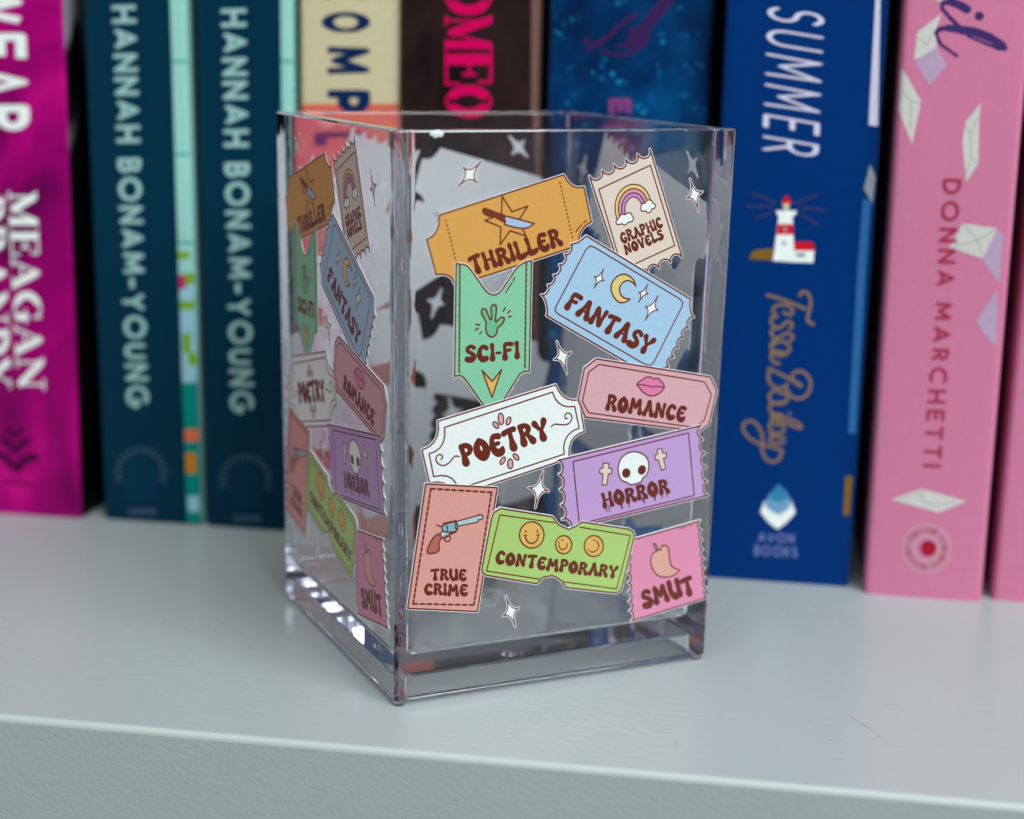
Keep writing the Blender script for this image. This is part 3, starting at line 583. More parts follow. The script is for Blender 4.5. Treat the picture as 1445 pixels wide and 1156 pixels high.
  'ops':[('l','brown',[(-23.04,49.91),(-2.72,54.64),(-2.18,53.49),(-1.46,52.62),(-0.57,52.04),(0.5,51.75),(1.74,51.75),(2.79,47.73),(1.54,47.31),(0.64,46.65),(0.07,45.75),(-0.16,44.6),(-0.04,43.2),(-20.42,38.73),(-20.8,39.87),(-21.45,40.7),(-22.35,41.23),(-23.52,41.47),(-24.93,41.41),(-25.83,45.51),(-24.67,45.81),(-23.81,46.41),(-23.25,47.29),(-22.99,48.46)],0.17,1),('f','pink',[(-11.99,50.59),(-11.98,50.24),(-12.04,49.92),(-12.15,49.69),(-12.3,49.57),(-12.48,49.57),(-12.67,49.69),(-12.83,49.92),(-12.96,50.23),(-13.03,50.58),(-13.04,50.94),(-12.99,51.25),(-12.88,51.48),(-12.72,51.6),(-12.54,51.6),(-12.36,51.48),(-12.19,51.25),(-12.07,50.94)]),('l','brown',[(-11.99,50.59),(-11.98,50.24),(-12.04,49.92),(-12.15,49.69),(-12.3,49.57),(-12.48,49.57),(-12.67,49.69),(-12.83,49.92),(-12.96,50.23),(-13.03,50.58),(-13.04,50.94),(-12.99,51.25),(-12.88,51.48),(-12.72,51.6),(-12.54,51.6),(-12.36,51.48),(-12.19,51.25),(-12.07,50.94)],0.16,1),('f','pink',[(-10.66,49.94),(-10.77,49.72),(-10.92,49.55),(-11.08,49.44),(-11.24,49.42),(-11.38,49.48),(-11.48,49.61),(-11.53,49.8),(-11.52,50.03),(-11.46,50.27),(-11.35,50.49),(-11.21,50.66),(-11.05,50.77),(-10.89,50.8),(-10.75,50.74),(-10.65,50.6),(-10.6,50.41),(-10.6,50.18)]),('l','brown',[(-10.66,49.94),(-10.77,49.72),(-10.92,49.55),(-11.08,49.44),(-11.24,49.42),(-11.38,49.48),(-11.48,49.61),(-11.53,49.8),(-11.52,50.03),(-11.46,50.27),(-11.35,50.49),(-11.21,50.66),(-11.05,50.77),(-10.89,50.8),(-10.75,50.74),(-10.65,50.6),(-10.6,50.41),(-10.6,50.18)],0.16,1),('f','pink',[(-13.14,49.79),(-12.99,49.58),(-12.9,49.37),(-12.88,49.19),(-12.92,49.05),(-13.03,48.97),(-13.19,48.96),(-13.38,49.03),(-13.58,49.16),(-13.77,49.34),(-13.91,49.54),(-14.0,49.75),(-14.03,49.93),(-13.98,50.07),(-13.87,50.15),(-13.71,50.16),(-13.52,50.1),(-13.32,49.97)]),('l','brown',[(-13.14,49.79),(-12.99,49.58),(-12.9,49.37),(-12.88,49.19),(-12.92,49.05),(-13.03,48.97),(-13.19,48.96),(-13.38,49.03),(-13.58,49.16),(-13.77,49.34),(-13.91,49.54),(-14.0,49.75),(-14.03,49.93),(-13.98,50.07),(-13.87,50.15),(-13.71,50.16),(-13.52,50.1),(-13.32,49.97)],0.16,1),('f','pink',[(-11.64,42.84),(-11.79,42.64),(-11.96,42.5),(-12.14,42.42),(-12.3,42.42),(-12.42,42.49),(-12.49,42.64),(-12.49,42.83),(-12.44,43.05),(-12.33,43.27),(-12.18,43.47),(-12.01,43.61),(-11.83,43.69),(-11.67,43.69),(-11.55,43.62),(-11.48,43.47),(-11.47,43.28),(-11.53,43.06)]),('l','brown',[(-11.64,42.84),(-11.79,42.64),(-11.96,42.5),(-12.14,42.42),(-12.3,42.42),(-12.42,42.49),(-12.49,42.64),(-12.49,42.83),(-12.44,43.05),(-12.33,43.27),(-12.18,43.47),(-12.01,43.61),(-11.83,43.69),(-11.67,43.69),(-11.55,43.62),(-11.48,43.47),(-11.47,43.28),(-11.53,43.06)],0.16,1),('f','pink',[(-9.99,42.33),(-10.01,42.03),(-10.1,41.77),(-10.23,41.58),(-10.4,41.49),(-10.59,41.51),(-10.76,41.63),(-10.91,41.84),(-11.01,42.12),(-11.05,42.43),(-11.02,42.73),(-10.94,42.99),(-10.8,43.18),(-10.63,43.27),(-10.45,43.25),(-10.27,43.13),(-10.13,42.92),(-10.03,42.64)]),('l','brown',[(-9.99,42.33),(-10.01,42.03),(-10.1,41.77),(-10.23,41.58),(-10.4,41.49),(-10.59,41.51),(-10.76,41.63),(-10.91,41.84),(-11.01,42.12),(-11.05,42.43),(-11.02,42.73),(-10.94,42.99),(-10.8,43.18),(-10.63,43.27),(-10.45,43.25),(-10.27,43.13),(-10.13,42.92),(-10.03,42.64)],0.16,1),('f','pink',[(-9.14,43.74),(-8.99,43.53),(-8.89,43.32),(-8.86,43.13),(-8.9,42.99),(-9.01,42.92),(-9.16,42.92),(-9.35,42.99),(-9.55,43.13),(-9.74,43.31),(-9.89,43.52),(-9.98,43.73),(-10.01,43.91),(-9.97,44.05),(-9.87,44.13),(-9.72,44.13),(-9.53,44.06),(-9.33,43.92)]),
          ('l','brown',[(-9.14,43.74),(-8.99,43.53),(-8.89,43.32),(-8.86,43.13),(-8.9,42.99),(-9.01,42.92),(-9.16,42.92),(-9.35,42.99),(-9.55,43.13),(-9.74,43.31),(-9.89,43.52),(-9.98,43.73),(-10.01,43.91),(-9.97,44.05),(-9.87,44.13),(-9.72,44.13),(-9.53,44.06),(-9.33,43.92)],0.16,1),('l','brown',[(-2.73,48.42),(-2.6,48.54),(-2.4,48.71),(-2.13,48.82),(-1.77,48.8),(-1.35,48.71),(-0.91,48.65),(-0.45,48.59),(0.03,48.56),(0.44,48.61),(0.78,48.81),(1.06,49.1),(1.23,49.4),(1.27,49.71),(1.21,50.04),(1.09,50.31),(0.88,50.49),(0.62,50.62),(0.37,50.66),(0.16,50.58),(-0.04,50.43),(-0.16,50.25),(-0.16,50.06),(-0.1,49.84),(-0.0,49.69),(0.13,49.66),(0.29,49.69),(0.4,49.71)],0.17,0),('l','brown',[(-20.27,44.52),(-20.46,44.6),(-20.74,44.69),(-21.04,44.66),(-21.36,44.39),(-21.7,43.99),(-22.04,43.65),(-22.38,43.42),(-22.72,43.26),(-23.05,43.18),(-23.42,43.24),(-23.78,43.4),(-24.08,43.59),(-24.3,43.82),(-24.47,44.09),(-24.55,44.36),(-24.51,44.64),(-24.39,44.91),(-24.23,45.11),(-24.03,45.19),(-23.79,45.19),(-23.59,45.13),(-23.46,44.99),(-23.36,44.79),(-23.33,44.62),(-23.4,44.49),(-23.53,44.4),(-23.63,44.33)],0.17,0)],
  
'outline':[(-24.27,51.09),(-2.1,55.9),(-1.49,54.72),(-0.72,53.82),(0.22,53.21),(1.33,52.89),(2.6,52.85),(3.83,47.02),(2.68,46.68),(1.82,46.09),(1.24,45.26),(0.94,44.19),(0.92,42.87),(0.94,42.36),(-21.17,37.45),(-21.47,38.6),(-22.07,39.46),(-22.98,40.05),(-24.18,40.35),(-25.68,40.38),(-27.14,46.28),(-25.89,46.72),(-24.98,47.42),(-24.4,48.39),(-24.17,49.61)],
  
'text':[('POETRY',(-19.41,42.64),(-2.77,46.18),(-20.77,46.65),'big')]},
 {'color':'pink','kind':'ticket_decal','label':'pink ROMANCE ticket with lips','level':3,'ops':[('l','brown',[(6.26,59.02),(28.19,54.38),(29.8,51.92),(28.54,47.18),(26.85,45.92),(4.55,50.38),(3.2,52.57),(4.26,57.76)],0.15,1),('f','hotpink',[(14.05,54.93),(14.47,55.3),(15.07,55.64),(15.51,55.89),(15.93,56.06),(16.38,56.11),(16.81,56.06),(17.14,55.84),(17.46,55.64),(17.84,55.7),(18.24,55.74),(18.6,55.57),(18.97,55.22),(19.5,54.62),(19.82,53.96),(19.49,53.44),(18.91,53.01),(18.32,52.7),(17.69,52.53),(17.06,52.55),(16.44,52.71),(15.86,53.03),(15.35,53.42),(14.94,53.84),(14.61,54.26),(14.22,54.6)]),('l','brown',[(14.05,54.93),(14.47,55.3),(15.07,55.64),(15.51,55.89),(15.93,56.06),(16.38,56.11),(16.81,56.06),(17.14,55.84),(17.46,55.64),(17.84,55.7),(18.24,55.74),(18.6,55.57),(18.97,55.22),(19.5,54.62),(19.82,53.96),(19.49,53.44),(18.91,53.01),(18.32,52.7),(17.69,52.53),(17.06,52.55),(16.44,52.71),(15.86,53.03),(15.35,53.42),(14.94,53.84),(14.61,54.26),(14.22,54.6)],0.15,1),('l','brown',[(14.05,54.93),(15.46,54.67),(16.35,54.49),(17.08,54.15),(17.96,54.25),(19.82,53.96)],0.13,0)],
'outline':[(5.7,60.04),(29.34,55.26),(30.97,52.58),(29.58,46.35),(27.7,45.1),(3.89,49.62),(2.34,52.94),(3.38,58.52)],
'text':[('ROMANCE',(7.8,50.6),(24.35,47.18),(8.19,53.67),'')]},
 {'color':'salmon',
  'kind':'ticket_decal',
  'label':'salmon TRUE CRIME ticket with a revolver',
  'level':3,
  'ops':[('l','brown',[(-25.43,39.32),(-24.64,39.2)],0.22,0),('l','brown',[(-24.12,39.12),(-23.33,39.0)],0.22,0),('l','brown',[(-22.8,38.91),(-22.01,38.79)],0.22,0),('l','brown',[(-21.48,38.71),(-20.69,38.59)],0.22,0),('l','brown',[(-20.16,38.51),(-19.36,38.38)],0.22,0),('l','brown',[(-18.83,38.3),(-18.02,38.18)],0.22,0),('l','brown',[(-17.49,38.09),(-16.69,37.97)],0.22,0),('l','brown',[(-16.15,37.89),(-15.34,37.76)],0.22,0),('l','brown',[(-14.8,37.68),(-14.01,37.56)],0.22,0),('l','brown',[(-14.01,37.56),(-14.1,36.94)],0.22,0),('l','brown',[(-14.16,36.53),(-14.25,35.92)],0.22,0),('l','brown',[(-14.31,35.51),(-14.4,34.89)],0.22,0),('l','brown',[(-14.45,34.48),(-14.54,33.86)],0.22,0),('l','brown',[(-14.6,33.45),(-14.69,32.83)],0.22,0),('l','brown',[(-14.75,32.42),(-14.84,31.8)],0.22,0),('l','brown',[(-14.9,31.39),(-14.99,30.77)],0.22,0),('l','brown',[(-15.05,30.36),(-15.14,29.74)],0.22,0),('l','brown',[(-15.2,29.32),(-15.29,28.7)],0.22,0),('l','brown',[(-15.35,28.29),(-15.44,27.67)],0.22,0),('l','brown',[(-15.5,27.25),(-15.59,26.63)],0.22,0),('l','brown',[(-15.65,26.21),(-15.74,25.59)],0.22,0),('l','brown',[(-15.8,25.18),(-15.89,24.55)],0.22,0),('l','brown',[(-15.95,24.14),(-16.04,23.51)],0.22,0),('l','brown',[(-16.1,23.1),(-16.19,22.47)],0.22,0),('l','brown',[(-16.25,22.05),(-16.34,21.43)],0.22,0),('l','brown',[(-16.4,21.01),(-16.49,20.38)],0.22,0),('l','brown',[(-16.55,19.97),(-16.64,19.34)],0.22,0),('l','brown',[(-16.7,18.92),(-16.79,18.29)],0.22,0),('l','brown',[(-16.85,17.87),(-16.94,17.25)],0.22,0),('l','brown',[(-16.94,17.25),(-17.76,17.37)],0.22,0),('l','brown',[(-18.3,17.45),(-19.11,17.57)],0.22,0),('l','brown',[(-19.66,17.65),(-20.47,17.77)],0.22,0),('l','brown',[(-21.0,17.85),(-21.81,17.96)],0.22,0),('l','brown',[(-22.35,18.04),(-23.15,18.16)],0.22,0),('l','brown',[(-23.68,18.24),(-24.48,18.36)],0.22,0),('l','brown',[(-25.01,18.43),(-25.81,18.55)],0.22,0),('l','brown',[(-26.34,18.63),(-27.13,18.74)],0.22,0),('l','brown',[(-27.66,18.82),(-28.43,18.93)],0.22,0),('l','brown',[(-28.43,18.93),(-28.34,19.57)],0.22,0),('l','brown',[(-28.27,19.99),(-28.18,20.62)],0.22,0),('l','brown',[(-28.12,21.04),(-28.03,21.67)],0.22,0),('l','brown',[(-27.97,22.08),(-27.87,22.71)],0.22,0),('l','brown',[(-27.81,23.13),(-27.72,23.76)],0.22,0),('l','brown',[(-27.66,24.18),(-27.56,24.81)],0.22,0),('l','brown',[(-27.5,25.22),(-27.41,25.85)],0.22,0),('l','brown',[(-27.35,26.27),(-27.26,26.89)],0.22,0),('l','brown',[(-27.2,27.31),(-27.1,27.93)],0.22,0),('l','brown',[(-27.04,28.35),(-26.95,28.98)],0.22,0),('l','brown',[(-26.89,29.39),(-26.8,30.02)],0.22,0),('l','brown',[(-26.74,30.43),(-26.64,31.05)],0.22,0),('l','brown',[(-26.58,31.47),(-26.49,32.09)],0.22,0),('l','brown',[(-26.43,32.5),(-26.34,33.13)],0.22,0),('l','brown',[(-26.28,33.54),(-26.19,34.16)],0.22,0),('l','brown',[(-26.13,34.57),(-26.03,35.19)],0.22,0),('l','brown',[(-25.97,35.61),(-25.88,36.23)],0.22,0),('l','brown',[(-25.82,36.64),(-25.73,37.26)],0.22,0),('l','brown',[(-25.67,37.67),(-25.58,38.29)],0.22,0),('l','brown',[(-25.52,38.7),(-25.43,39.32)],0.22,0),('f','gun_pale',[(-20.61,32.96),(-16.45,33.64),(-16.39,33.85),(-16.17,33.62),(-15.75,33.68),(-15.51,33.31),(-15.65,32.92),(-16.43,32.79),(-16.48,32.42),(-20.26,32.07)]),('l','brown',[(-20.61,32.96),(-16.45,33.64),(-16.39,33.85),(-16.17,33.62),(-15.75,33.68),(-15.51,33.31),(-15.65,32.92),(-16.43,32.79),(-16.48,32.42),(-20.26,32.07)],0.15,1),
          ('f','knife_brown2',[(-23.61,31.1),(-23.98,31.06),(-24.37,30.87),(-24.68,30.65),(-24.97,30.32),(-25.32,29.79),(-25.64,29.2),(-25.86,28.65),(-25.95,28.17),(-25.88,27.86),(-25.61,27.68),(-25.02,27.65),(-24.38,27.73),(-23.96,27.86),(-23.7,28.13),(-23.71,28.68),(-23.77,29.26),(-23.68,29.66),(-23.54,29.98),(-23.32,30.19),(-23.18,30.39),(-23.33,30.79)]),('l','brown',[(-23.61,31.1),(-23.98,31.06),(-24.37,30.87),(-24.68,30.65),(-24.97,30.32),(-25.32,29.79),(-25.64,29.2),(-25.86,28.65),(-25.95,28.17),(-25.88,27.86),(-25.61,27.68),(-25.02,27.65),(-24.38,27.73),(-23.96,27.86),(-23.7,28.13),(-23.71,28.68),(-23.77,29.26),(-23.68,29.66),(-23.54,29.98),(-23.32,30.19),(-23.18,30.39),(-23.33,30.79)],0.16,1),('f','gun_pale',[(-23.34,31.47),(-20.57,31.17),(-21.81,30.64),(-22.77,30.03),(-23.6,30.84)]),('l','brown',[(-23.34,31.47),(-20.57,31.17),(-21.81,30.64),(-22.77,30.03),(-23.6,30.84)],0.14,1),('l','brown',[(-21.61,29.98),(-21.64,29.8),(-21.74,29.65),(-21.9,29.55),(-22.1,29.51),(-22.31,29.53),(-22.51,29.62),(-22.67,29.75),(-22.78,29.93),(-22.82,30.11),(-22.79,30.29),(-22.69,30.44),(-22.53,30.54),(-22.33,30.58),(-22.12,30.56),(-21.92,30.47),(-21.75,30.34),(-21.65,30.17)],0.15,1),('f','gun_blue',[(-22.87,32.75),(-20.75,32.97),(-20.31,32.08),(-20.57,31.17),(-22.23,31.17),(-23.06,31.44),(-23.27,32.13)]),('l','brown',[(-22.87,32.75),(-20.75,32.97),(-20.31,32.08),(-20.57,31.17),(-22.23,31.17),(-23.06,31.44),(-23.27,32.13)],0.16,1),('l','brown',[(-22.53,32.63),(-22.19,31.96),(-22.34,31.23)],0.15,0),('l','brown',[(-20.66,32.91),(-20.81,32.13),(-20.52,31.25)],0.14,0),('l','brown',[(-24.24,32.76),(-23.77,32.44),(-23.22,32.39)],0.15,0),('l','brown',[(-23.09,32.85),(-20.67,33.12)],0.16,0),('l','brown',[(-20.25,31.59),(-20.71,31.0),(-21.95,30.87)],0.15,0)],
  
'outline':[(-26.39,40.27),(-12.9,38.3),(-16.21,15.92),(-29.46,18.23)],
  
'text':[('TRUE',(-25.24,22.81),(-18.44,21.79),(-25.33,25.04),''),('CRIME',(-26.42,20.27),(-18.16,18.96),(-26.45,22.55),'')]},
 {'color':'purple','kind':'ticket_decal','label':'purple HORROR ticket with a skull between crosses','level':4,'ops':[('l','brown',[(1.73,41.71),(25.28,45.05),(27.18,32.99),(3.44,29.96)],0.15,1),('f','white',[(12.91,36.78),(12.31,37.02),(11.7,37.37),(11.3,38.01),(11.04,38.75),(10.91,39.4),(10.93,40.06),(11.13,40.84),(11.52,41.55),(12.16,42.06),(12.92,42.38),(13.69,42.49),(14.49,42.41),(15.33,42.16),(16.1,41.75),(16.69,41.16),(17.09,40.47),(17.25,39.73),(17.24,39.02),(17.09,38.37),(16.82,37.86),(16.45,37.6),(16.1,37.39),(16.0,37.04),(15.82,36.7),(15.13,36.48),(14.38,36.36),(13.89,36.31),(13.51,36.37),(13.23,36.54)]),('l','brown',[(12.91,36.78),(12.31,37.02),(11.7,37.37),(11.3,38.01),(11.04,38.75),(10.91,39.4),(10.93,40.06),(11.13,40.84),(11.52,41.55),(12.16,42.06),(12.92,42.38),(13.69,42.49),(14.49,42.41),(15.33,42.16),(16.1,41.75),(16.69,41.16),(17.09,40.47),(17.25,39.73),(17.24,39.02),(17.09,38.37),(16.82,37.86),(16.45,37.6),(16.1,37.39),(16.0,37.04),(15.82,36.7),(15.13,36.48),(14.38,36.36),(13.89,36.31),(13.51,36.37),(13.23,36.54)],0.17,1),('f','brown',[(13.51,38.38),(13.41,38.09),(13.21,37.86),(12.95,37.73),(12.64,37.69),(12.33,37.77),(12.06,37.95),(11.85,38.21),(11.74,38.51),(11.73,38.82),(11.83,39.11),(12.02,39.34),(12.29,39.47),(12.6,39.51),(12.9,39.43),(13.18,39.25),(13.38,39.0),(13.5,38.69)]),('f','brown',[(16.66,38.57),(16.5,38.3),(16.26,38.1),(15.98,38.0),(15.68,38.01),(15.39,38.13),(15.17,38.34),(15.02,38.62),(14.97,38.93),(15.03,39.24),(15.19,39.51),(15.42,39.71),(15.71,39.81),(16.01,39.8),(16.29,39.68),(16.52,39.47),(16.67,39.19),(16.71,38.88)]),('f','cream',[(7.78,40.87),(8.95,40.76),(8.99,39.88),(9.65,39.7),(9.56,38.76),(8.96,38.82),(8.73,36.75),(7.74,36.84),(7.87,38.87),(7.13,39.1),(7.25,39.92),(7.82,39.99)]),('l','brown',[(7.78,40.87),(8.95,40.76),(8.99,39.88),(9.65,39.7),(9.56,38.76),(8.96,38.82),(8.73,36.75),(7.74,36.84),(7.87,38.87),(7.13,39.1),(7.25,39.92),(7.82,39.99)],0.14,1),('f','cream',[(18.85,42.54),(19.78,42.56),(19.98,41.77),(20.84,41.58),(20.81,40.74),(20.22,40.67),(20.86,38.69),(19.99,38.45),(19.22,40.4),(18.49,40.63),(18.5,41.49),(19.03,41.59)]),('l','brown',[(18.85,42.54),(19.78,42.56),(19.98,41.77),(20.84,41.58),(20.81,40.74),(20.22,40.67),(20.86,38.69),(19.99,38.45),(19.22,40.4),(18.49,40.63),(18.5,41.49),(19.03,41.59)],0.14,1)],
'outline':[(28.06,46.27),(27.64,46.14),(27.34,45.76),(27.22,45.23),(27.32,44.63),(27.6,44.09),(28.02,43.72),(28.49,43.58),(28.07,43.43),(27.8,43.05),(27.71,42.51),(27.84,41.92),(28.15,41.39),(28.58,41.03),(29.05,40.92),(28.62,40.8),(28.31,40.43),(28.18,39.9),(28.25,39.3),(28.52,38.75),(28.94,38.36),(29.4,38.21),(28.98,38.08),(28.67,37.7),(28.56,37.16),(28.66,36.55),(28.94,36.0),(29.37,35.62),(29.84,35.48),(29.41,35.35),(29.09,34.98),(28.97,34.43),(29.05,33.81),(29.33,33.24),(29.75,32.85),(30.22,32.69),(1.67,29.31),(1.87,29.63),(1.86,30.06),(1.64,30.53),(1.25,30.94),(0.78,31.21),(0.32,31.29),(-0.05,31.16),(0.33,31.28),(0.61,31.64),(0.72,32.18),(0.66,32.78),(0.42,33.33),(0.06,33.72),(-0.35,33.86),(0.03,34.0),(0.3,34.39),(0.41,34.97),(0.34,35.62),(0.1,36.21),(-0.27,36.62),(-0.68,36.77),(-0.3,36.9),(-0.02,37.28),(0.09,37.83),(0.03,38.46),(-0.21,39.02),(-0.57,39.42),(-0.98,39.57),(-0.59,39.69),(-0.32,40.04),(-0.19,40.57),(-0.25,41.15),(-0.48,41.69),(-0.84,42.06),(-1.24,42.21)],
'text':[('HORROR',(8.19,32.27),(22.0,33.86),(7.44,35.28),'drip')]},
 {'color':'lime','kind':'ticket_decal','label':'lime green CONTEMPORARY ticket with smiling faces','level':5,'ops':[('l','brown',[(-4.23,20.54),(-14.67,23.29),(-12.36,33.33),(-1.55,30.77)],0.15,0),('l','brown',[(3.53,29.4),(14.01,26.69),(11.56,16.75),(0.62,19.43)],0.15,0),('f','smile',[(-3.58,28.72),(-3.7,27.89),(-4.11,27.19),(-4.74,26.71),(-5.53,26.51),(-6.38,26.6),(-7.18,26.98),(-7.84,27.6),(-8.29,28.39),(-8.46,29.24),(-8.33,30.07),(-7.93,30.76),(-7.3,31.24),(-6.52,31.44),(-5.68,31.36),(-4.87,30.98),(-4.2,30.36),(-3.76,29.58)]),('l','brown',[(-3.58,28.72),(-3.7,27.89),(-4.11,27.19),(-4.74,26.71),(-5.53,26.51),(-6.38,26.6),(-7.18,26.98),(-7.84,27.6),(-8.29,28.39),(-8.46,29.24),(-8.33,30.07),(-7.93,30.76),(-7.3,31.24),(-6.52,31.44),(-5.68,31.36),(-4.87,30.98),(-4.2,30.36),(-3.76,29.58)],0.17,1),('l','brown',[(-7.3,29.06),(-7.26,28.76),(-7.16,28.37),(-6.96,28.0),(-6.68,27.69),(-6.34,27.49),(-5.98,27.39),(-5.62,27.44),(-5.29,27.59),(-5.01,27.86),(-4.81,28.19),(-4.77,28.56),(-4.78,28.85)],0.17,0),('l','brown',[(-7.21,29.87),(-7.2,29.6)],0.17,0),('l','brown',[(-4.95,29.74),(-4.94,29.41)],0.17,0),('l','brown',[(-7.59,29.04),(-7.01,29.03)],0.12,0),('l','brown',[(-5.07,28.88),(-4.49,28.9)],0.12,0),('f','smile',[(2.04,26.27),(1.96,25.69),(1.69,25.2),(1.26,24.86),(0.73,24.72),(0.15,24.78),(-0.4,25.05),(-0.85,25.48),(-1.15,26.04),(-1.27,26.64),(-1.19,27.21),(-0.93,27.7),(-0.5,28.04),(0.03,28.18),(0.61,28.12),(1.15,27.86),(1.61,27.42),(1.92,26.87)]),('l','brown',[(2.04,26.27),(1.96,25.69),(1.69,25.2),(1.26,24.86),(0.73,24.72),(0.15,24.78),(-0.4,25.05),(-0.85,25.48),(-1.15,26.04),(-1.27,26.64),(-1.19,27.21),(-0.93,27.7),(-0.5,28.04),(0.03,28.18),(0.61,28.12),(1.15,27.86),(1.61,27.42),(1.92,26.87)],0.17,1),('l','brown',[(-0.62,26.51),(-0.51,26.2),(-0.33,25.85),(-0.05,25.64),(0.27,25.55),(0.63,25.66),(0.94,25.88),(1.09,26.25),(1.16,26.57)],0.15,0),('l','brown',[(-0.64,27.07),(-0.53,26.81)],0.15,0),('l','brown',[(-0.01,27.51),(0.11,27.24)],0.15,0),('f','smile',[(8.46,25.3),(8.37,24.62),(8.06,24.06),(7.55,23.67),(6.92,23.5),(6.23,23.58),(5.58,23.89),(5.05,24.4),(4.68,25.04),(4.54,25.73),(4.63,26.4),(4.95,26.97),(5.45,27.35),(6.08,27.52),(6.76,27.45),(7.41,27.14),(7.95,26.64),(8.32,26.0)]),('l','brown',[(8.46,25.3),(8.37,24.62),(8.06,24.06),(7.55,23.67),(6.92,23.5),(6.23,23.58),(5.58,23.89),(5.05,24.4),(4.68,25.04),(4.54,25.73),(4.63,26.4),(4.95,26.97),(5.45,27.35),(6.08,27.52),(6.76,27.45),(7.41,27.14),(7.95,26.64),(8.32,26.0)],0.17,1),('l','brown',[(5.82,24.57),(6.17,24.45),(6.6,24.38),(6.96,24.54),(7.27,24.82),(7.48,25.19),(7.54,25.6),(7.32,26.04),(7.07,26.37)],0.15,0),('l','brown',[(5.33,25.03),(5.53,24.86)],0.15,0),('l','brown',[(6.45,26.75),(6.67,26.57)],0.15,0)],
'outline':[(-13.9,33.01),(-13.5,33.9),(-12.24,34.5),(-1.96,31.9),(-0.79,30.29),(1.29,29.23),(2.81,29.67),(3.69,30.29),(4.04,30.3),(13.67,27.93),(14.53,27.4),(14.85,26.6),(12.74,17.26),(12.37,16.26),(11.4,15.94),(1.07,18.3),(0.21,19.69),(-0.9,20.46),(-1.75,20.88),(-3.51,20.81),(-4.79,19.72),(-14.65,22.5),(-15.37,22.97),(-15.61,23.76)],
'text':[('CONTEMPORARY',(-13.13,24.38),(11.42,18.66),(-12.81,26.89),'')]},
 {'color':'rose','kind':'ticket_decal','label':'bright pink SMUT ticket with a chilli pepper','level':4,'ops':[('f','pepper',[(19.62,23.01),(19.24,22.88),(18.87,22.65),(18.61,22.17),(18.49,21.52),(18.59,20.74),(18.86,19.91),(19.32,19.14),(19.93,18.48),(20.7,18.02),(21.55,17.76),(22.44,17.71),(23.28,17.81),(23.93,18.05),(24.41,18.34),(24.72,18.59),(24.76,18.82),(24.35,18.99),(23.78,19.2),(23.29,19.58),(22.87,20.1),(22.64,20.81),(22.5,21.58),(22.41,22.36),(22.28,23.05),(22.01,23.57),(21.66,23.9),(21.21,24.01),(20.8,23.92),(20.65,23.54),(20.55,23.17),(20.32,23.2),(20.06,23.3),(19.86,23.19)]),('l','brown',[(19.62,23.01),(19.24,22.88),(18.87,22.65),(18.61,22.17),(18.49,21.52),(18.59,20.74),(18.86,19.91),(19.32,19.14),(19.93,18.48),(20.7,18.02),(21.55,17.76),(22.44,17.71),(23.28,17.81),(23.93,18.05),(24.41,18.34),(24.72,18.59),(24.76,18.82),(24.35,18.99),(23.78,19.2),(23.29,19.58),(22.87,20.1),(22.64,20.81),(22.5,21.58),(22.41,22.36),(22.28,23.05),(22.01,23.57),(21.66,23.9),(21.21,24.01),(20.8,23.92),(20.65,23.54),(20.55,23.17),(20.32,23.2),(20.06,23.3),(19.86,23.19)],0.16,1),('f','stem_green',[(18.91,24.6),(19.34,24.55),(19.96,23.57),(19.69,23.21),(19.24,23.65)]),('l','brown',[(18.91,24.6),(19.34,24.55),(19.96,23.57),(19.69,23.21),(19.24,23.65)],0.13,1),('l','brown',[(24.38,26.86),(25.82,27.1)],0.1,0),('l','brown',[(26.39,27.23),(26.97,27.32)],0.1,0)],
'outline':[(13.91,25.72),(28.82,27.96),(28.53,27.87),(28.34,27.62),(28.26,27.25),(28.33,26.83),(28.53,26.46),(28.82,26.19),(29.13,26.09),(28.85,26.01),(28.65,25.75),(28.57,25.38),(28.64,24.96),(28.84,24.58),(29.13,24.32),(29.45,24.22),(29.16,24.14),(28.95,23.88),(28.87,23.5),(28.94,23.07),(29.13,22.67),(29.42,22.4),(29.74,22.29),(29.44,22.21),(29.24,21.95),(29.16,21.58),(29.22,21.16),(29.42,20.78),(29.7,20.51),(30.02,20.41),(29.73,20.32),(29.52,20.06),(29.45,19.67),(29.51,19.23),(29.71,18.83),(29.99,18.55),(30.31,18.43),(30.02,18.34),(29.83,18.08),(29.76,17.69),(29.84,17.25),(30.05,16.86),(30.34,16.58),(30.66,16.48),(30.37,16.4),(30.16,16.14),(30.07,15.77),(30.13,15.34),(30.32,14.94),(30.6,14.66),(30.92,14.55),(30.63,14.46),(30.43,14.2),(30.36,13.81),(30.43,13.37),(30.63,12.97),(30.92,12.69),(31.25,12.58),(14.91,10.03),(15.19,10.13),(15.37,10.4),(15.43,10.8),(15.36,11.25),(15.16,11.66),(14.87,11.95),(14.56,12.05),(14.84,12.13),(15.04,12.38),(15.12,12.75),(15.07,13.17),(14.88,13.55),(14.61,13.82),(14.3,13.92),(14.59,13.99),(14.8,14.24),(14.89,14.6),(14.85,15.01),(14.68,15.39),(14.41,15.67),(14.11,15.78),(14.39,15.85),(14.61,16.09),(14.71,16.45),(14.67,16.86),(14.5,17.24),(14.24,17.51),(13.94,17.63),(14.23,17.7),(14.44,17.96),(14.53,18.34),(14.49,18.78),(14.33,19.19),(14.07,19.48),(13.76,19.6),(14.05,19.67),(14.27,19.92),(14.37,20.31),(14.34,20.74),(14.18,21.15),(13.92,21.44),(13.62,21.57),(13.92,21.62),(14.15,21.87),(14.29,22.27),(14.29,22.73),(14.17,23.16),(13.93,23.49),(13.64,23.64),(13.94,23.66),(14.22,23.89),(14.4,24.28),(14.46,24.74),(14.39,25.19),(14.19,25.54),(13.91,25.72)],
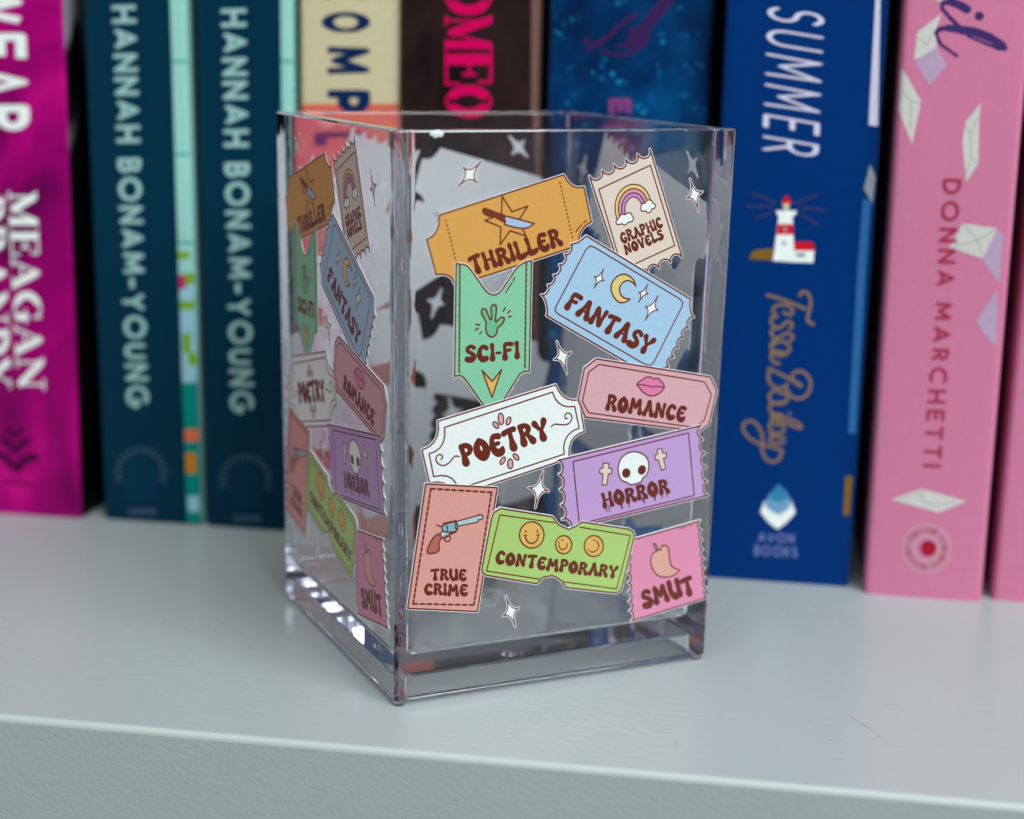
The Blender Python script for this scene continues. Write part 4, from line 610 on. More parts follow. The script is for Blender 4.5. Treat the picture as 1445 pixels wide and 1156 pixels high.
'text':[('SMUT',(17.47,11.99),(28.52,13.67),(16.26,15.83),'big')]},{'color':'white','kind':'sparkle_decal','label':'','level':0,'ops':[],
'outline':[(-17.08,94.86),(-17.79,94.02),(-18.22,93.24),(-18.39,92.52),(-18.3,91.86),(-17.93,91.27),(-18.46,91.7),(-19.07,91.85),(-19.74,91.72),(-20.47,91.33),(-21.28,90.67),(-20.57,91.43),(-20.13,92.14),(-19.96,92.78),(-20.05,93.36),(-20.41,93.87),(-19.88,93.52),(-19.29,93.45),(-18.62,93.65),(-17.89,94.12)],
'text':[]},
 {'color':'white','kind':'sparkle_decal','label':'','level':0,'ops':[],
'outline':[(23.15,91.3),(23.6,90.29),(24.1,89.55),(24.64,89.09),(25.23,88.91),(25.86,89.0),(25.31,88.67),(24.97,88.17),(24.85,87.47),(24.93,86.59),(25.23,85.51),(24.8,86.54),(24.34,87.29),(23.83,87.76),(23.28,87.95),(22.69,87.87),(23.2,88.19),(23.5,88.69),(23.59,89.37),(23.48,90.25)],
'text':[]},{'color':'white','kind':'sparkle_decal','label':'','level':0,'ops':[],
'outline':[(-2.11,63.59),(-1.63,62.61),(-1.1,61.91),(-0.52,61.48),(0.1,61.33),(0.77,61.46),(0.19,61.1),(-0.18,60.54),(-0.32,59.79),(-0.24,58.84),(0.06,57.7),(-0.37,58.8),(-0.85,59.62),(-1.37,60.16),(-1.93,60.41),(-2.54,60.39),(-2.02,60.65),(-1.71,61.1),(-1.63,61.74),(-1.76,62.57)],
'text':[]},{'color':'white','kind':'sparkle_decal','label':'','level':0,'ops':[],
'outline':[(-4.0,40.43),(-4.2,39.25),(-4.18,38.3),(-3.96,37.57),(-3.52,37.07),(-2.87,36.79),(-3.57,36.81),(-4.17,36.52),(-4.67,35.94),(-5.06,35.06),(-5.34,33.88),(-5.21,35.1),(-5.3,36.09),(-5.59,36.84),(-6.09,37.37),(-6.8,37.68),(-6.04,37.64),(-5.37,37.89),(-4.81,38.44),(-4.36,39.29)],
'text':[]},{'color':'white','kind':'sparkle_decal','label':'','level':0,'ops':[],
'outline':[(-10.63,17.96),(-10.21,16.92),(-9.74,16.15),(-9.21,15.67),(-8.64,15.47),(-8.02,15.55),(-8.56,15.23),(-8.9,14.72),(-9.02,14.01),(-8.94,13.11),(-8.65,12.02),(-9.07,13.07),(-9.54,13.83),(-10.05,14.3),(-10.62,14.49),(-11.23,14.4),(-10.7,14.73),(-10.37,15.25),(-10.25,15.97),(-10.34,16.87)],
'text':[]}]
SPINES = {'cream':{'lean':0,'ops':[('f','coral_cover',[(-20.26,98.43),(34.88,99.89),(36.72,-40.73),(-23.01,-45.96)]),('f','coral_line',[(-20.24,99.06),(34.87,100.5),(34.88,99.74),(-20.26,98.27)])],'text':[('sans','navy','C',(5.16,126.13),(5.14,121.61),(16.14,126.29),0.125),('sans','navy','O',(5.13,119.64),(5.11,114.63),(16.16,119.83),0.125),('sans','navy','M',(5.1,112.19),(5.07,105.28),(16.17,112.42),0.125),('sans','navy','P',(5.06,102.82),(5.03,96.46),(16.19,103.09),0.125),('sans','navy','L',(5.02,93.34),(5.0,89.59),(16.21,93.67),0.125)],'x0':-53.57,'x1':-30.77,'y':54},
 'magenta':{'lean':0,'ops':[('l','plum',[(11.76,14.72),(12.33,14.52),(13.14,14.22),(13.98,13.76),(14.78,12.92),(15.61,11.93),(16.41,11.45),(17.1,11.93),(17.75,12.93),(18.48,13.76),(19.48,14.19),(20.56,14.45),(21.33,14.62)],1.0,0),('l','plum',[(12.79,18.47),(13.39,18.2),(14.23,17.81),(14.99,17.37),(15.53,16.76),(15.99,16.09),(16.47,15.82),(17.0,16.29),(17.54,17.14),(18.11,17.83),(18.75,18.13),(19.41,18.26),(19.87,18.34)],0.8,0),('l','plum',[(14.88,20.9),(15.29,20.46),(15.89,19.88),(16.5,19.64),(17.15,20.06),(17.81,20.81),(18.27,21.37)],0.6,0),('l','plum',[(13.15,8.44),(13.73,7.43)],0.25,0),('l','plum',[(14.34,8.41),(14.92,7.4)],0.25,0),('l','plum',[(15.53,8.37),(16.1,7.36)],0.25,0),('l','plum',[(16.71,8.34),(17.29,7.33)],0.25,0),('l','plum',[(17.9,8.3),(18.47,7.29)],0.25,0),('l','plum',[(19.08,8.27),(19.66,7.26)],0.25,0),('l','plum',[(20.26,8.23),(20.84,7.22)],0.25,0)],'text':[('sans','white','W',(10.32,125.21),(10.29,114.26),(23.44,125.4),0.1),('sans','white','E',(10.29,113.47),(10.26,106.35),(23.49,113.73),0.1),('sans','white','A',(10.26,105.56),(10.24,98.37),(23.53,105.86),0.1),('sans','white','R',(10.24,97.41),(10.21,89.67),(23.57,97.76),0.1),('serif','white','MEAGAN',(17.49,77.7),(17.59,30.71),(24.47,77.94),0.1),('serif','white','BRANDY',(9.55,76.61),(9.15,30.77),(16.4,76.85),0.1)],'x0':-141,'x1':-108.5,'y':53.9},
 'pink':{'lean':0.0,
          'ops':[('f','env_white',[(7.34,121.33),(2.97,117.69),(2.64,112.3),(6.29,113.82),(6.91,115.08),(6.37,117.58)]),('f','env_lilac',[(6.93,114.9),(9.15,111.36),(6.05,107.32),(2.85,111.76),(4.54,113.24)]),('f','env_white',[(0.33,110.8),(4.65,104.21),(3.46,95.58),(0.34,102.27)]),('f','env_white',[(16.31,104.15),(13.58,100.26),(13.26,96.42),(14.67,88.38),(16.72,92.13),(16.19,101.24)]),('f','env_white',[(3.67,125.35),(7.38,123.28),(6.46,126.1)]),('f','env_white',[(14.59,80.0),(21.52,79.33),(19.12,73.06),(12.41,75.04)]),('f','env_lilac',[(21.55,78.96),(22.9,77.89),(22.81,74.52),(22.8,67.94),(18.96,72.87),(20.02,75.54)]),('f','env_lilac',[(22.2,66.4),(22.61,65.85),(23.28,55.2),(20.94,57.01),(18.86,60.16)]),('f','env_white',[(4.39,21.29),(10.46,23.98),(19.79,21.89),(14.34,19.05)]),('l','crease',[(2.66,116.97),(4.94,115.22),(5.69,117.2)],0.12,0),('l','crease',[(3.9,112.15),(5.62,113.26),(8.58,111.89)],0.12,0),('l','crease',[(6.22,112.38),(6.01,107.87)],0.12,0),('l','crease',[(0.92,105.93),(2.68,103.97),(4.5,103.84)],0.12,0),('l','crease',[(2.62,103.79),(2.87,98.68)],0.12,0),('l','crease',[(13.62,99.72),(14.65,97.93),(16.01,101.24)],0.12,0),('l','crease',[(14.65,97.93),(15.2,93.18),(14.4,89.48)],0.12,0),('l','crease',[(15.17,93.55),(16.54,92.13)],0.12,0),('l','crease',[(14.98,79.64),(17.73,76.94),(18.9,73.61)],0.12,0),('l','crease',[(13.13,75.26),(17.74,76.76),(21.36,79.14)],0.12,0),('l','crease',[(20.33,73.86),(21.97,73.74),(22.81,74.52)],0.12,0),('l','crease',[(21.79,73.73),(22.34,69.24)],0.12,0),('l','crease',[(6.82,21.73),(10.54,22.84),(10.91,21.42),(13.96,20.47),(17.64,21.86)],0.12,0),('l','crease',[(10.47,23.81),(10.45,22.54)],0.12,0),('l','navy_ink',[(7.38,123.28),(8.76,123.73)],0.5,0),('l','navy_ink',[(8.76,123.73),(10.95,122.99)],0.75,0),('l','navy_ink',[(10.95,122.99),(12.24,122.23)],0.8,0),('l','navy_ink',[(7.38,123.28),(7.37,122.4)],0.35,0),('l','navy_ink',[(7.37,122.4),(8.99,120.65)],0.35,0),('l','navy_ink',[(8.99,120.65),(10.9,118.91)],0.4,0),('l','navy_ink',[(6.55,117.58),(7.03,118.3)],0.45,0),('l','navy_ink',[(7.03,118.3),(8.79,118.62)],0.5,0),('l','navy_ink',[(8.79,118.62),(11.3,118.31)],0.7,0),('l','navy_ink',[(11.3,118.31),(14.17,117.91)],0.85,0),('l','navy_ink',[(14.17,117.91),(17.08,116.9)],0.85,0),('l','navy_ink',[(17.08,116.9),(19.49,115.52)],0.75,0),('l','navy_ink',[(19.49,115.52),(19.99,114.93)],0.6,0),('l','navy_ink',[(19.99,114.93),(18.65,114.9)],0.45,0),('l','navy_ink',[(18.65,114.9),(16.11,115.81)],0.3,0),('l','navy_ink',[(16.11,115.81),(12.82,117.06)],0.25,0),('l','navy_ink',[(6.57,117.4),(7.6,115.46)],0.35,0),('l','navy_ink',[(7.6,115.46),(10.98,113.2)],0.3,0),('l','navy_ink',[(14.56,121.07),(14.71,121.0)],0.85,0),('f','ring',[(17.61,11.39),(17.57,10.16),(17.28,8.96),(16.74,7.87),(15.99,6.93),(15.06,6.2),(13.99,5.71),(12.85,5.48),(11.68,5.54),(10.56,5.87),(9.53,6.46),(8.64,7.28),(7.95,8.29),(7.48,9.44),(7.26,10.67),(7.31,11.91),(7.61,13.1),(8.16,14.19),(8.92,15.12),(9.85,15.85),(10.91,16.33),(12.05,16.54),(13.21,16.48),(14.33,16.15),(15.35,15.56),(16.23,14.75),(16.92,13.75),(17.39,12.61)]),('f','ring2',[(17.1,11.36),(17.06,10.23),(16.79,9.13),(16.3,8.13),(15.61,7.28),(14.76,6.61),(13.79,6.16),(12.75,5.96),(11.68,6.01),(10.65,6.31),(9.71,6.85),(8.9,7.6),(8.27,8.52),(7.84,9.57),(7.64,10.69),(7.68,11.83),(7.96,12.92),(8.46,13.92),(9.15,14.77),(10.0,15.43),(10.98,15.87),(12.02,16.07),(13.07,16.01),(14.1,15.71),(15.03,15.17),(15.84,14.43),(16.47,13.51),(16.89,12.47)]),
                  ('f','ring',[(15.23,11.23),(15.19,10.43),(14.96,9.68),(14.55,9.01),(14.0,8.48),(13.33,8.13),(12.6,7.97),(11.85,8.02),(11.14,8.28),(10.52,8.72),(10.02,9.32),(9.68,10.04),(9.53,10.83),(9.57,11.62),(9.8,12.38),(10.21,13.04),(10.77,13.56),(11.43,13.91),(12.16,14.07),(12.9,14.02),(13.61,13.76),(14.24,13.32),(14.73,12.72),(15.07,12.01)]),('f','pinkc',[(14.67,11.19),(14.64,10.55),(14.45,9.94),(14.13,9.4),(13.68,8.98),(13.15,8.7),(12.56,8.57),(11.96,8.61),(11.38,8.82),(10.88,9.17),(10.48,9.66),(10.21,10.23),(10.08,10.86),(10.12,11.51),(10.3,12.11),(10.63,12.65),(11.08,13.07),(11.62,13.35),(12.2,13.48),(12.8,13.43),(13.37,13.23),(13.87,12.87),(14.27,12.39),(14.55,11.82)]),('f','red_dot',[(14.44,11.17),(14.39,10.62),(14.2,10.12),(13.86,9.7),(13.42,9.42),(12.92,9.3),(12.41,9.35),(11.93,9.57),(11.54,9.93),(11.27,10.4),(11.16,10.94),(11.2,11.49),(11.4,11.99),(11.73,12.41),(12.17,12.69),(12.67,12.81),(13.18,12.76),(13.66,12.54),(14.05,12.18),(14.32,11.71)]),('l','brick2',[(15.78,11.26),(16.54,11.32)],0.3,0),('l','brick',[(15.57,12.28),(16.28,12.56)],0.14,0),('l','brick2',[(15.1,13.19),(15.7,13.68)],0.14,0),('l','brick2',[(13.55,14.43),(13.81,15.19)],0.3,0),('l','brick',[(12.6,14.66),(12.65,15.47)],0.14,0),('l','brick2',[(11.64,14.59),(11.47,15.39)],0.14,0),('l','brick2',[(10.73,14.24),(10.36,14.96)],0.14,0),('l','brick2',[(9.95,13.62),(9.41,14.2)],0.3,0),('l','brick',[(9.37,12.79),(8.7,13.19)],0.14,0),('l','brick2',[(8.97,10.79),(8.2,10.73)],0.14,0),('l','brick2',[(9.18,9.77),(8.46,9.48)],0.3,0),('l','brick',[(9.65,8.85),(9.03,8.36)],0.14,0),('l','brick2',[(10.34,8.11),(9.88,7.45)],0.14,0),('l','brick2',[(11.2,7.6),(10.94,6.83)],0.14,0),('l','brick2',[(12.15,7.38),(12.1,6.56)],0.3,0),('l','brick2',[(14.04,7.81),(14.41,7.08)],0.14,0),('l','brick2',[(14.81,8.43),(15.36,7.85)],0.14,0),('l','brick2',[(15.39,9.26),(16.06,8.86)],0.3,0),('l','brick',[(15.72,10.23),(16.47,10.05)],0.14,0)],
          'text':[('sans','brick','DONNA MARCHETTI',(10.09,88.93),(10.43,27.65),(13.72,88.98),0.09)],
          'x0':75.4,
          'x1':100,
          'y':38.5},
 'romeo':{'lean':0,'ops':[('f','tan_edge',[(27.85,151.85),(30.56,151.86),(34.36,-20.55),(30.88,-20.83)])],'text':[('didone','crimson','R',(9.4,134.11),(9.48,127.06),(19.71,134.23),0.1),('didone','crimson','O',(9.49,126.62),(9.58,119.35),(19.85,126.77),0.1),('didone','crimson','M',(9.58,119.2),(9.66,112.17),(19.98,119.39),0.1),('didone','crimson','E',(9.67,111.87),(9.75,104.78),(20.11,112.1),0.1),('didone','crimson','O',(9.75,104.63),(9.84,97.48),(20.25,104.89),0.1)],'x0':-29.99,'x1':0.53,'y':52},
 'speckled':{'lean':0,'ops':[('l','orchid',[(13.87,96.47),(18.13,96.44)],0.4,0),('l','orchid',[(13.96,93.77),(18.23,93.75)],0.4,0),('l','orchid',[(14.09,89.85),(18.37,89.84)],0.4,0),('f','wine',[(7.34,115.58),(8.82,111.9),(9.73,113.24),(11.62,113.68),(11.44,115.13),(9.69,114.43)]),('f','wine',[(16.93,116.95),(17.29,117.34),(17.83,117.59),(18.53,117.64),(19.56,117.43),(20.74,117.03),(21.53,116.51),(21.66,115.88),(21.39,115.13),(20.94,114.4),(20.31,113.66),(19.49,112.93),(18.72,112.38),(17.95,112.02),(17.23,111.84),(16.84,111.89),(17.18,112.3),(17.86,112.93),(18.0,113.42),(16.91,113.53),(15.27,113.5),(14.34,113.6),(14.86,113.95),(16.08,114.43),(17.0,114.98),(17.12,115.64),(16.93,116.37)]),('l','wine',[(11.59,114.74),(14.23,116.77),(16.85,119.31),(18.44,120.12)],0.5,0),('l','wine',[(20.42,117.54),(22.21,119.93),(24.26,122.31),(25.78,124.16)],1.2,0),('l','wine',[(11.66,112.62),(13.31,112.0),(16.84,111.94)],0.4,0)],'text':[('sans','orchid','E',(13.35,102.73),(13.48,98.86),(18.2,102.86),0.13)],'x0':2.49,'x1':37.31,'y':50},
 'summer':{'lean':0.12,
            'ops':[('f','white',[(12.78,15.63),(13.47,18.14),(16.59,17.42),(19.19,18.76),(20.24,16.03),(18.58,13.8),(16.67,12.02),(14.57,13.52)]),('f','logo_blue',[(13.51,17.44),(14.66,20.09),(16.5,19.05),(18.21,20.33),(19.34,18.07),(18.64,16.62),(16.72,15.2),(14.42,16.33)]),('f','logo_teal',[(16.32,22.19),(17.96,20.78),(18.5,19.18),(16.56,18.0),(14.51,18.68),(15.08,20.59)]),('l','beam',[(7.44,84.34),(12.1,82.6)],0.22,0),('l','beam',[(6.45,81.57),(11.95,81.74)],0.22,0),('l','beam',[(8.48,79.11),(12.01,80.69)],0.22,0),('l','beam',[(16.45,82.58),(20.85,84.55)],0.22,0),('l','beam',[(17.25,81.75),(22.64,81.48)],0.22,0),('l','beam',[(17.52,80.42),(21.24,78.27)],0.22,0),('f','ochre_rock',[(7.41,70.56),(8.09,72.14),(9.21,72.68),(10.36,72.63),(11.29,73.05),(12.37,72.61),(12.49,70.49)]),('f','white',[(16.46,72.69),(20.81,72.88),(20.77,70.36),(16.6,70.28)]),('f','red',[(16.35,74.52),(20.32,74.68),(21.0,72.88),(16.65,72.7)]),('f','white',[(13.1,79.96),(15.93,80.07),(16.88,70.29),(12.4,70.39)]),('f','white',[(12.48,80.9),(16.73,81.06),(16.5,80.04),(12.81,79.95)]),('f','lamp_cream',[(13.81,82.48),(15.13,82.53),(15.12,81.09),(13.98,81.05)]),('f','red',[(13.43,82.46),(14.46,84.31),(15.79,82.55)]),('f','red',[(13.01,78.14),(16.08,78.26),(16.34,76.06),(12.85,75.92)]),('f','window_grey',[(14.18,77.61),(14.84,77.63),(14.9,76.67),(14.24,76.65)]),('f','window_grey',[(14.07,74.52),(14.83,74.55),(14.78,73.68),(14.22,73.66)]),('f','window_grey',[(17.06,72.23),(19.04,72.32),(19.0,71.45),(17.11,71.37)]),('f','lilac_white',[(28.91,138.21),(31.55,138.24),(30.85,123.96),(32.08,98.87),(30.2,99.06),(29.88,123.94)]),('f','window_grey',[(31.05,91.11),(32.37,88.55),(32.03,83.01),(30.1,86.15)]),('f','cover_blue',[(30.09,84.11),(31.72,83.44),(31.65,69.45),(31.93,34.26),(30.31,34.16),(29.91,69.38)]),('f','ochre_rock',[(30.32,24.8),(31.8,24.9),(31.77,16.22),(30.43,16.13)]),('l','gold',[(18.36,63.37),(18.52,63.61),(18.75,63.93),(19.03,64.13),(19.37,64.16),(19.77,64.07),(20.11,63.82),(20.39,63.35),(20.62,62.71),(20.75,62.03),(20.74,61.31),(20.64,60.54),(20.53,59.83),(20.39,59.2),(20.24,58.64),(20.27,58.17),(20.64,57.79),(21.18,57.51),(21.57,57.32)],0.3,0),('l','gold',[(11.58,63.13),(12.55,62.9),(13.94,62.55),(15.4,62.14),(16.98,61.59),(18.62,60.96),(19.78,60.52)],0.3,0),('l','gold',[(15.19,59.57),(15.6,59.39),(16.18,59.16),(16.65,59.09),(16.93,59.29),(17.11,59.66),(17.13,60.03),(16.95,60.41),(16.61,60.8),(16.17,61.08),(15.62,61.21),(14.97,61.23),(14.38,61.18),(13.89,61.05),(13.46,60.84),(13.16,60.57),(13.03,60.23),(13.02,59.84),(13.11,59.47),(13.34,59.13),(13.65,58.81),(13.88,58.59)],0.3,0),('l','gold',[(13.88,58.59),(13.6,58.56),(13.21,58.51),(12.92,58.36),(12.77,58.05),(12.72,57.65),(12.8,57.25),(13.09,56.84),(13.51,56.44),(13.94,56.2),(14.35,56.21),(14.78,56.39),(15.17,56.63),(15.53,57.01),(15.86,57.45),(16.19,57.71),(16.57,57.64),(16.96,57.39),(17.19,57.1),(17.15,56.78),(16.96,56.42),(16.81,56.16)],0.3,0),('l','gold',[(13.94,56.2),(13.68,56.12),(13.33,55.99),(13.07,55.79),(12.95,55.45),(12.92,55.04),(13.02,54.68),(13.3,54.4),(13.71,54.17),(14.13,54.07),(14.51,54.16),(14.9,54.38),(15.29,54.61),(15.68,54.89),(16.06,55.18),(16.43,55.3),(16.84,55.13),(17.23,54.8),(17.45,54.46),(17.36,54.14),(17.09,53.82),(16.89,53.59)],0.3,0),
                    ('l','gold',[(14.13,54.07),(13.87,53.81),(13.5,53.44),(13.22,53.03),(13.07,52.62),(13.01,52.18),(13.11,51.73),(13.44,51.2),(13.93,50.67),(14.45,50.32),(14.99,50.24),(15.56,50.36),(16.06,50.59),(16.48,50.96),(16.84,51.45),(16.99,51.93),(16.84,52.39),(16.5,52.84),(16.09,53.18),(15.64,53.36),(15.14,53.42),(14.64,53.36),(14.12,53.11),(13.61,52.75),(13.25,52.48)],0.3,0),('l','gold',[(16.41,50.79),(15.62,50.96),(14.53,51.17),(13.68,51.2),(13.29,50.94),(13.14,50.51),(13.13,50.06),(13.25,49.61),(13.51,49.15),(13.81,48.8),(14.19,48.63),(14.61,48.58),(14.91,48.56)],0.3,0),('l','gold',[(12.81,47.44),(13.85,46.98),(15.32,46.31),(16.7,45.68),(17.89,45.12),(18.98,44.58),(19.74,44.21)],0.3,0),('l','gold',[(19.87,43.92),(19.38,44.15),(18.71,44.49),(18.19,44.87),(17.92,45.31),(17.79,45.79),(17.82,46.23),(18.03,46.61),(18.4,46.95),(18.85,47.14),(19.4,47.16),(20.03,47.05),(20.6,46.75),(21.1,46.22),(21.53,45.51),(21.79,44.77),(21.82,44.0),(21.67,43.2),(21.39,42.51),(20.97,41.95),(20.42,41.5),(19.84,41.23),(19.24,41.18),(18.6,41.31),(18.02,41.57),(17.47,42.03),(16.98,42.63),(16.66,43.18),(16.62,43.63),(16.74,44.04),(16.85,44.31)],0.3,0),('l','gold',[(13.01,47.08),(12.92,46.64),(12.81,46.0),(12.81,45.39),(12.96,44.87),(13.21,44.36),(13.54,43.94),(13.98,43.59),(14.5,43.33),(15.03,43.2),(15.62,43.31),(16.21,43.55),(16.63,43.74)],0.3,0),('l','gold',[(15.03,43.2),(14.63,42.97),(14.08,42.63),(13.64,42.26),(13.39,41.9),(13.26,41.51),(13.26,41.12),(13.42,40.68),(13.72,40.24),(14.13,39.93),(14.69,39.79),(15.35,39.77),(15.94,39.88),(16.46,40.16),(16.91,40.56),(17.15,40.96),(17.11,41.35),(16.88,41.75),(16.54,42.05),(16.07,42.22),(15.49,42.3),(15.08,42.34)],0.3,0),('l','gold',[(16.83,40.2),(16.0,40.14),(14.84,40.05),(13.95,39.84),(13.56,39.45),(13.44,38.95),(13.48,38.5),(13.67,38.14),(14.02,37.83),(14.44,37.61),(14.97,37.52),(15.58,37.51),(16.01,37.52)],0.3,0),('l','gold',[(17.65,37.95),(17.67,37.93),(17.7,37.9),(17.73,37.88)],0.3,0),('l','gold',[(14.44,37.61),(14.23,37.37),(13.99,37.01),(14.13,36.65),(14.93,36.34),(16.12,36.03),(17.27,35.71),(18.33,35.32),(19.34,34.93),(20.05,34.74),(20.32,34.91),(20.29,35.3),(19.99,35.68),(19.39,36.03),(18.52,36.38),(17.58,36.67),(16.48,36.89),(15.3,37.05),(14.46,37.16)],0.3,0),('l','gold',[(14.14,36.47),(13.99,36.06),(13.78,35.48),(13.68,34.93),(13.72,34.44),(13.86,33.98),(14.11,33.63),(14.54,33.42),(15.08,33.32),(15.59,33.34),(16.09,33.52),(16.56,33.82),(16.81,34.17),(16.72,34.62),(16.4,35.12),(16.01,35.45),(15.53,35.46),(14.97,35.3),(14.57,35.17)],0.3,0),('l','gold',[(14.11,33.63),(14.09,33.36),(14.09,32.99),(14.35,32.7),(15.13,32.57),(16.16,32.51),(16.91,32.48)],0.3,0),('l','gold',[(14.35,32.7),(14.15,32.37),(13.9,31.91),(13.87,31.53),(14.21,31.29),(14.77,31.12),(15.35,31.06),(15.94,31.16),(16.54,31.37),(16.96,31.53)],0.3,0),('l','gold',[(16.71,29.62),(16.58,29.07),(16.39,28.31),(16.09,27.68),(15.62,27.27),(15.05,27.0),(14.49,26.93),(13.94,27.14),(13.4,27.56),(12.96,28.06),(12.65,28.62),(12.44,29.27),(12.31,29.92),(12.31,30.54),(12.39,31.16),(12.39,31.82),(12.25,32.57),(12.04,33.35),(11.72,34.06),(11.27,34.71),(10.73,35.29),(10.17,35.67),(9.59,35.76),(9.0,35.64),(8.54,35.38),(8.23,34.97),(8.05,34.42),(8.07,33.84),(8.36,33.23),(8.86,32.59),(9.45,32.02),(10.14,31.55),(10.93,31.15),(11.71,30.83),(12.44,30.64),(13.17,30.53),(13.93,30.4),(14.84,30.17),(15.78,29.9),(16.45,29.72)],0.3,0)],
            'text':[('hand','lilac_white','SUMMER',(8.41,122.56),(8.93,91.82),(20.02,120.96),0.05),('sans','faint3','AVON',(12.58,8.9),(20.65,9.05),(12.53,11.14),0.1),('sans','faint3','BOOKS',(11.96,5.82),(21.5,5.94),(11.9,8.19),0.1)],
            'x0':39.8,
            'x1':72.4,
            'y':42.4},
 'teal_a':{'lean':-0.6,'ops':[('f','mint_cover',[(20.97,166.33),(24.96,166.28),(24.86,57.87),(20.94,57.74)]),('f','pale_blue',[(20.94,57.74),(24.86,57.87),(24.84,34.5),(20.93,34.33)]),('f','sea',[(20.93,34.33),(24.84,34.5),(24.81,-3.48),(20.92,-3.71)]),('f','sea_line',[(20.96,127.56),(24.93,127.58),(24.93,126.97),(20.96,126.95)]),('f','sea_line',[(20.95,108.28),(24.91,108.33),(24.91,107.71),(20.95,107.66)]),('f','sea_line',[(20.94,87.61),(24.89,87.69),(24.89,87.05),(20.94,86.97)]),('f','sea_line',[(20.94,67.43),(24.87,67.54),(24.87,66.89),(20.94,66.78)]),('f','leaf',[(20.94,65.14),(23.69,65.22),(23.69,63.42),(20.94,63.34)]),('f','leaf',[(22.12,60.25),(24.87,60.34),(24.86,57.54),(22.12,57.45)]),('f','flower',[(20.94,59.72),(22.51,59.77),(22.51,56.47),(20.94,56.42)]),('f','leaf',[(20.94,53.61),(24.86,53.74),(24.86,51.75),(20.94,51.61)]),('f','leaf',[(21.33,46.13),(23.29,46.2),(23.28,41.51),(21.32,41.43)]),('f','leaf',[(22.5,41.48),(24.46,41.56),(24.46,38.53),(22.5,38.45)]),('f','coral',[(21.12,23.09),(24.44,23.25),(24.44,20.33),(21.12,20.17)]),('f','ochre',[(21.12,17.42),(23.66,17.54),(23.65,12.53),(21.12,12.4)]),('f','pale_blue',[(21.31,6.84),(24.04,6.99),(24.04,3.15),(21.31,3.0)]),('l','faint',[(4.86,10.16),(3.66,9.72)],0.22,0),('l','faint',[(4.67,11.32),(3.42,11.16)],0.22,0),('l','faint',[(4.77,12.52),(3.55,12.64)],0.22,0),('l','faint',[(5.15,13.68),(4.02,14.09)],0.22,0),('l','faint',[(5.79,14.75),(4.81,15.41)],0.22,0),('l','faint',[(6.65,15.66),(5.88,16.55)],0.22,0),('l','faint',[(7.68,16.37),(7.16,17.43)],0.22,0),('l','faint',[(8.83,16.84),(8.59,18.01)],0.22,0),('l','faint',[(10.04,17.04),(10.08,18.25)],0.22,0),('l','faint',[(11.23,16.96),(11.56,18.15)],0.22,0),('l','faint',[(12.34,16.6),(12.95,17.71)],0.22,0),('l','faint',[(13.32,16.0),(14.16,16.96)],0.22,0),('l','faint',[(14.11,15.17),(15.13,15.93)],0.22,0),('l','faint',[(14.66,14.17),(15.82,14.69)],0.22,0),('l','faint',[(14.94,13.04),(16.17,13.29)],0.22,0),('l','faint',[(14.95,11.86),(16.18,11.82)],0.22,0),('l','faint',[(14.67,10.68),(15.83,10.36)],0.22,0),('f','faint2',[(5.63,4.76),(5.92,11.78),(5.92,11.78),(6.21,13.11),(6.94,14.3),(8.02,15.21),(9.31,15.73),(10.66,15.8),(11.92,15.41),(12.92,14.6),(13.55,13.49),(13.74,12.19),(13.74,12.19),(13.48,5.19)]),('l','faint',[(6.62,2.88),(6.75,1.65)],0.25,0),('l','faint',[(7.52,2.93),(7.65,1.7)],0.25,0),('l','faint',[(8.41,2.98),(8.54,1.75)],0.25,0),('l','faint',[(9.31,3.03),(9.44,1.8)],0.25,0),('l','faint',[(10.2,3.08),(10.33,1.85)],0.25,0),('l','faint',[(11.09,3.13),(11.22,1.9)],0.25,0),('l','faint',[(11.98,3.18),(12.11,1.95)],0.25,0),('l','faint',[(12.87,3.23),(13.0,2.0)],0.25,0)],'text':[('sans','pale_mint','HANNAH BONAM-YOUNG',(7.24,120.12),(6.92,27.23),(12.94,120.31),0.105)],'x0':-103.3,'x1':-78.7,'y':55},
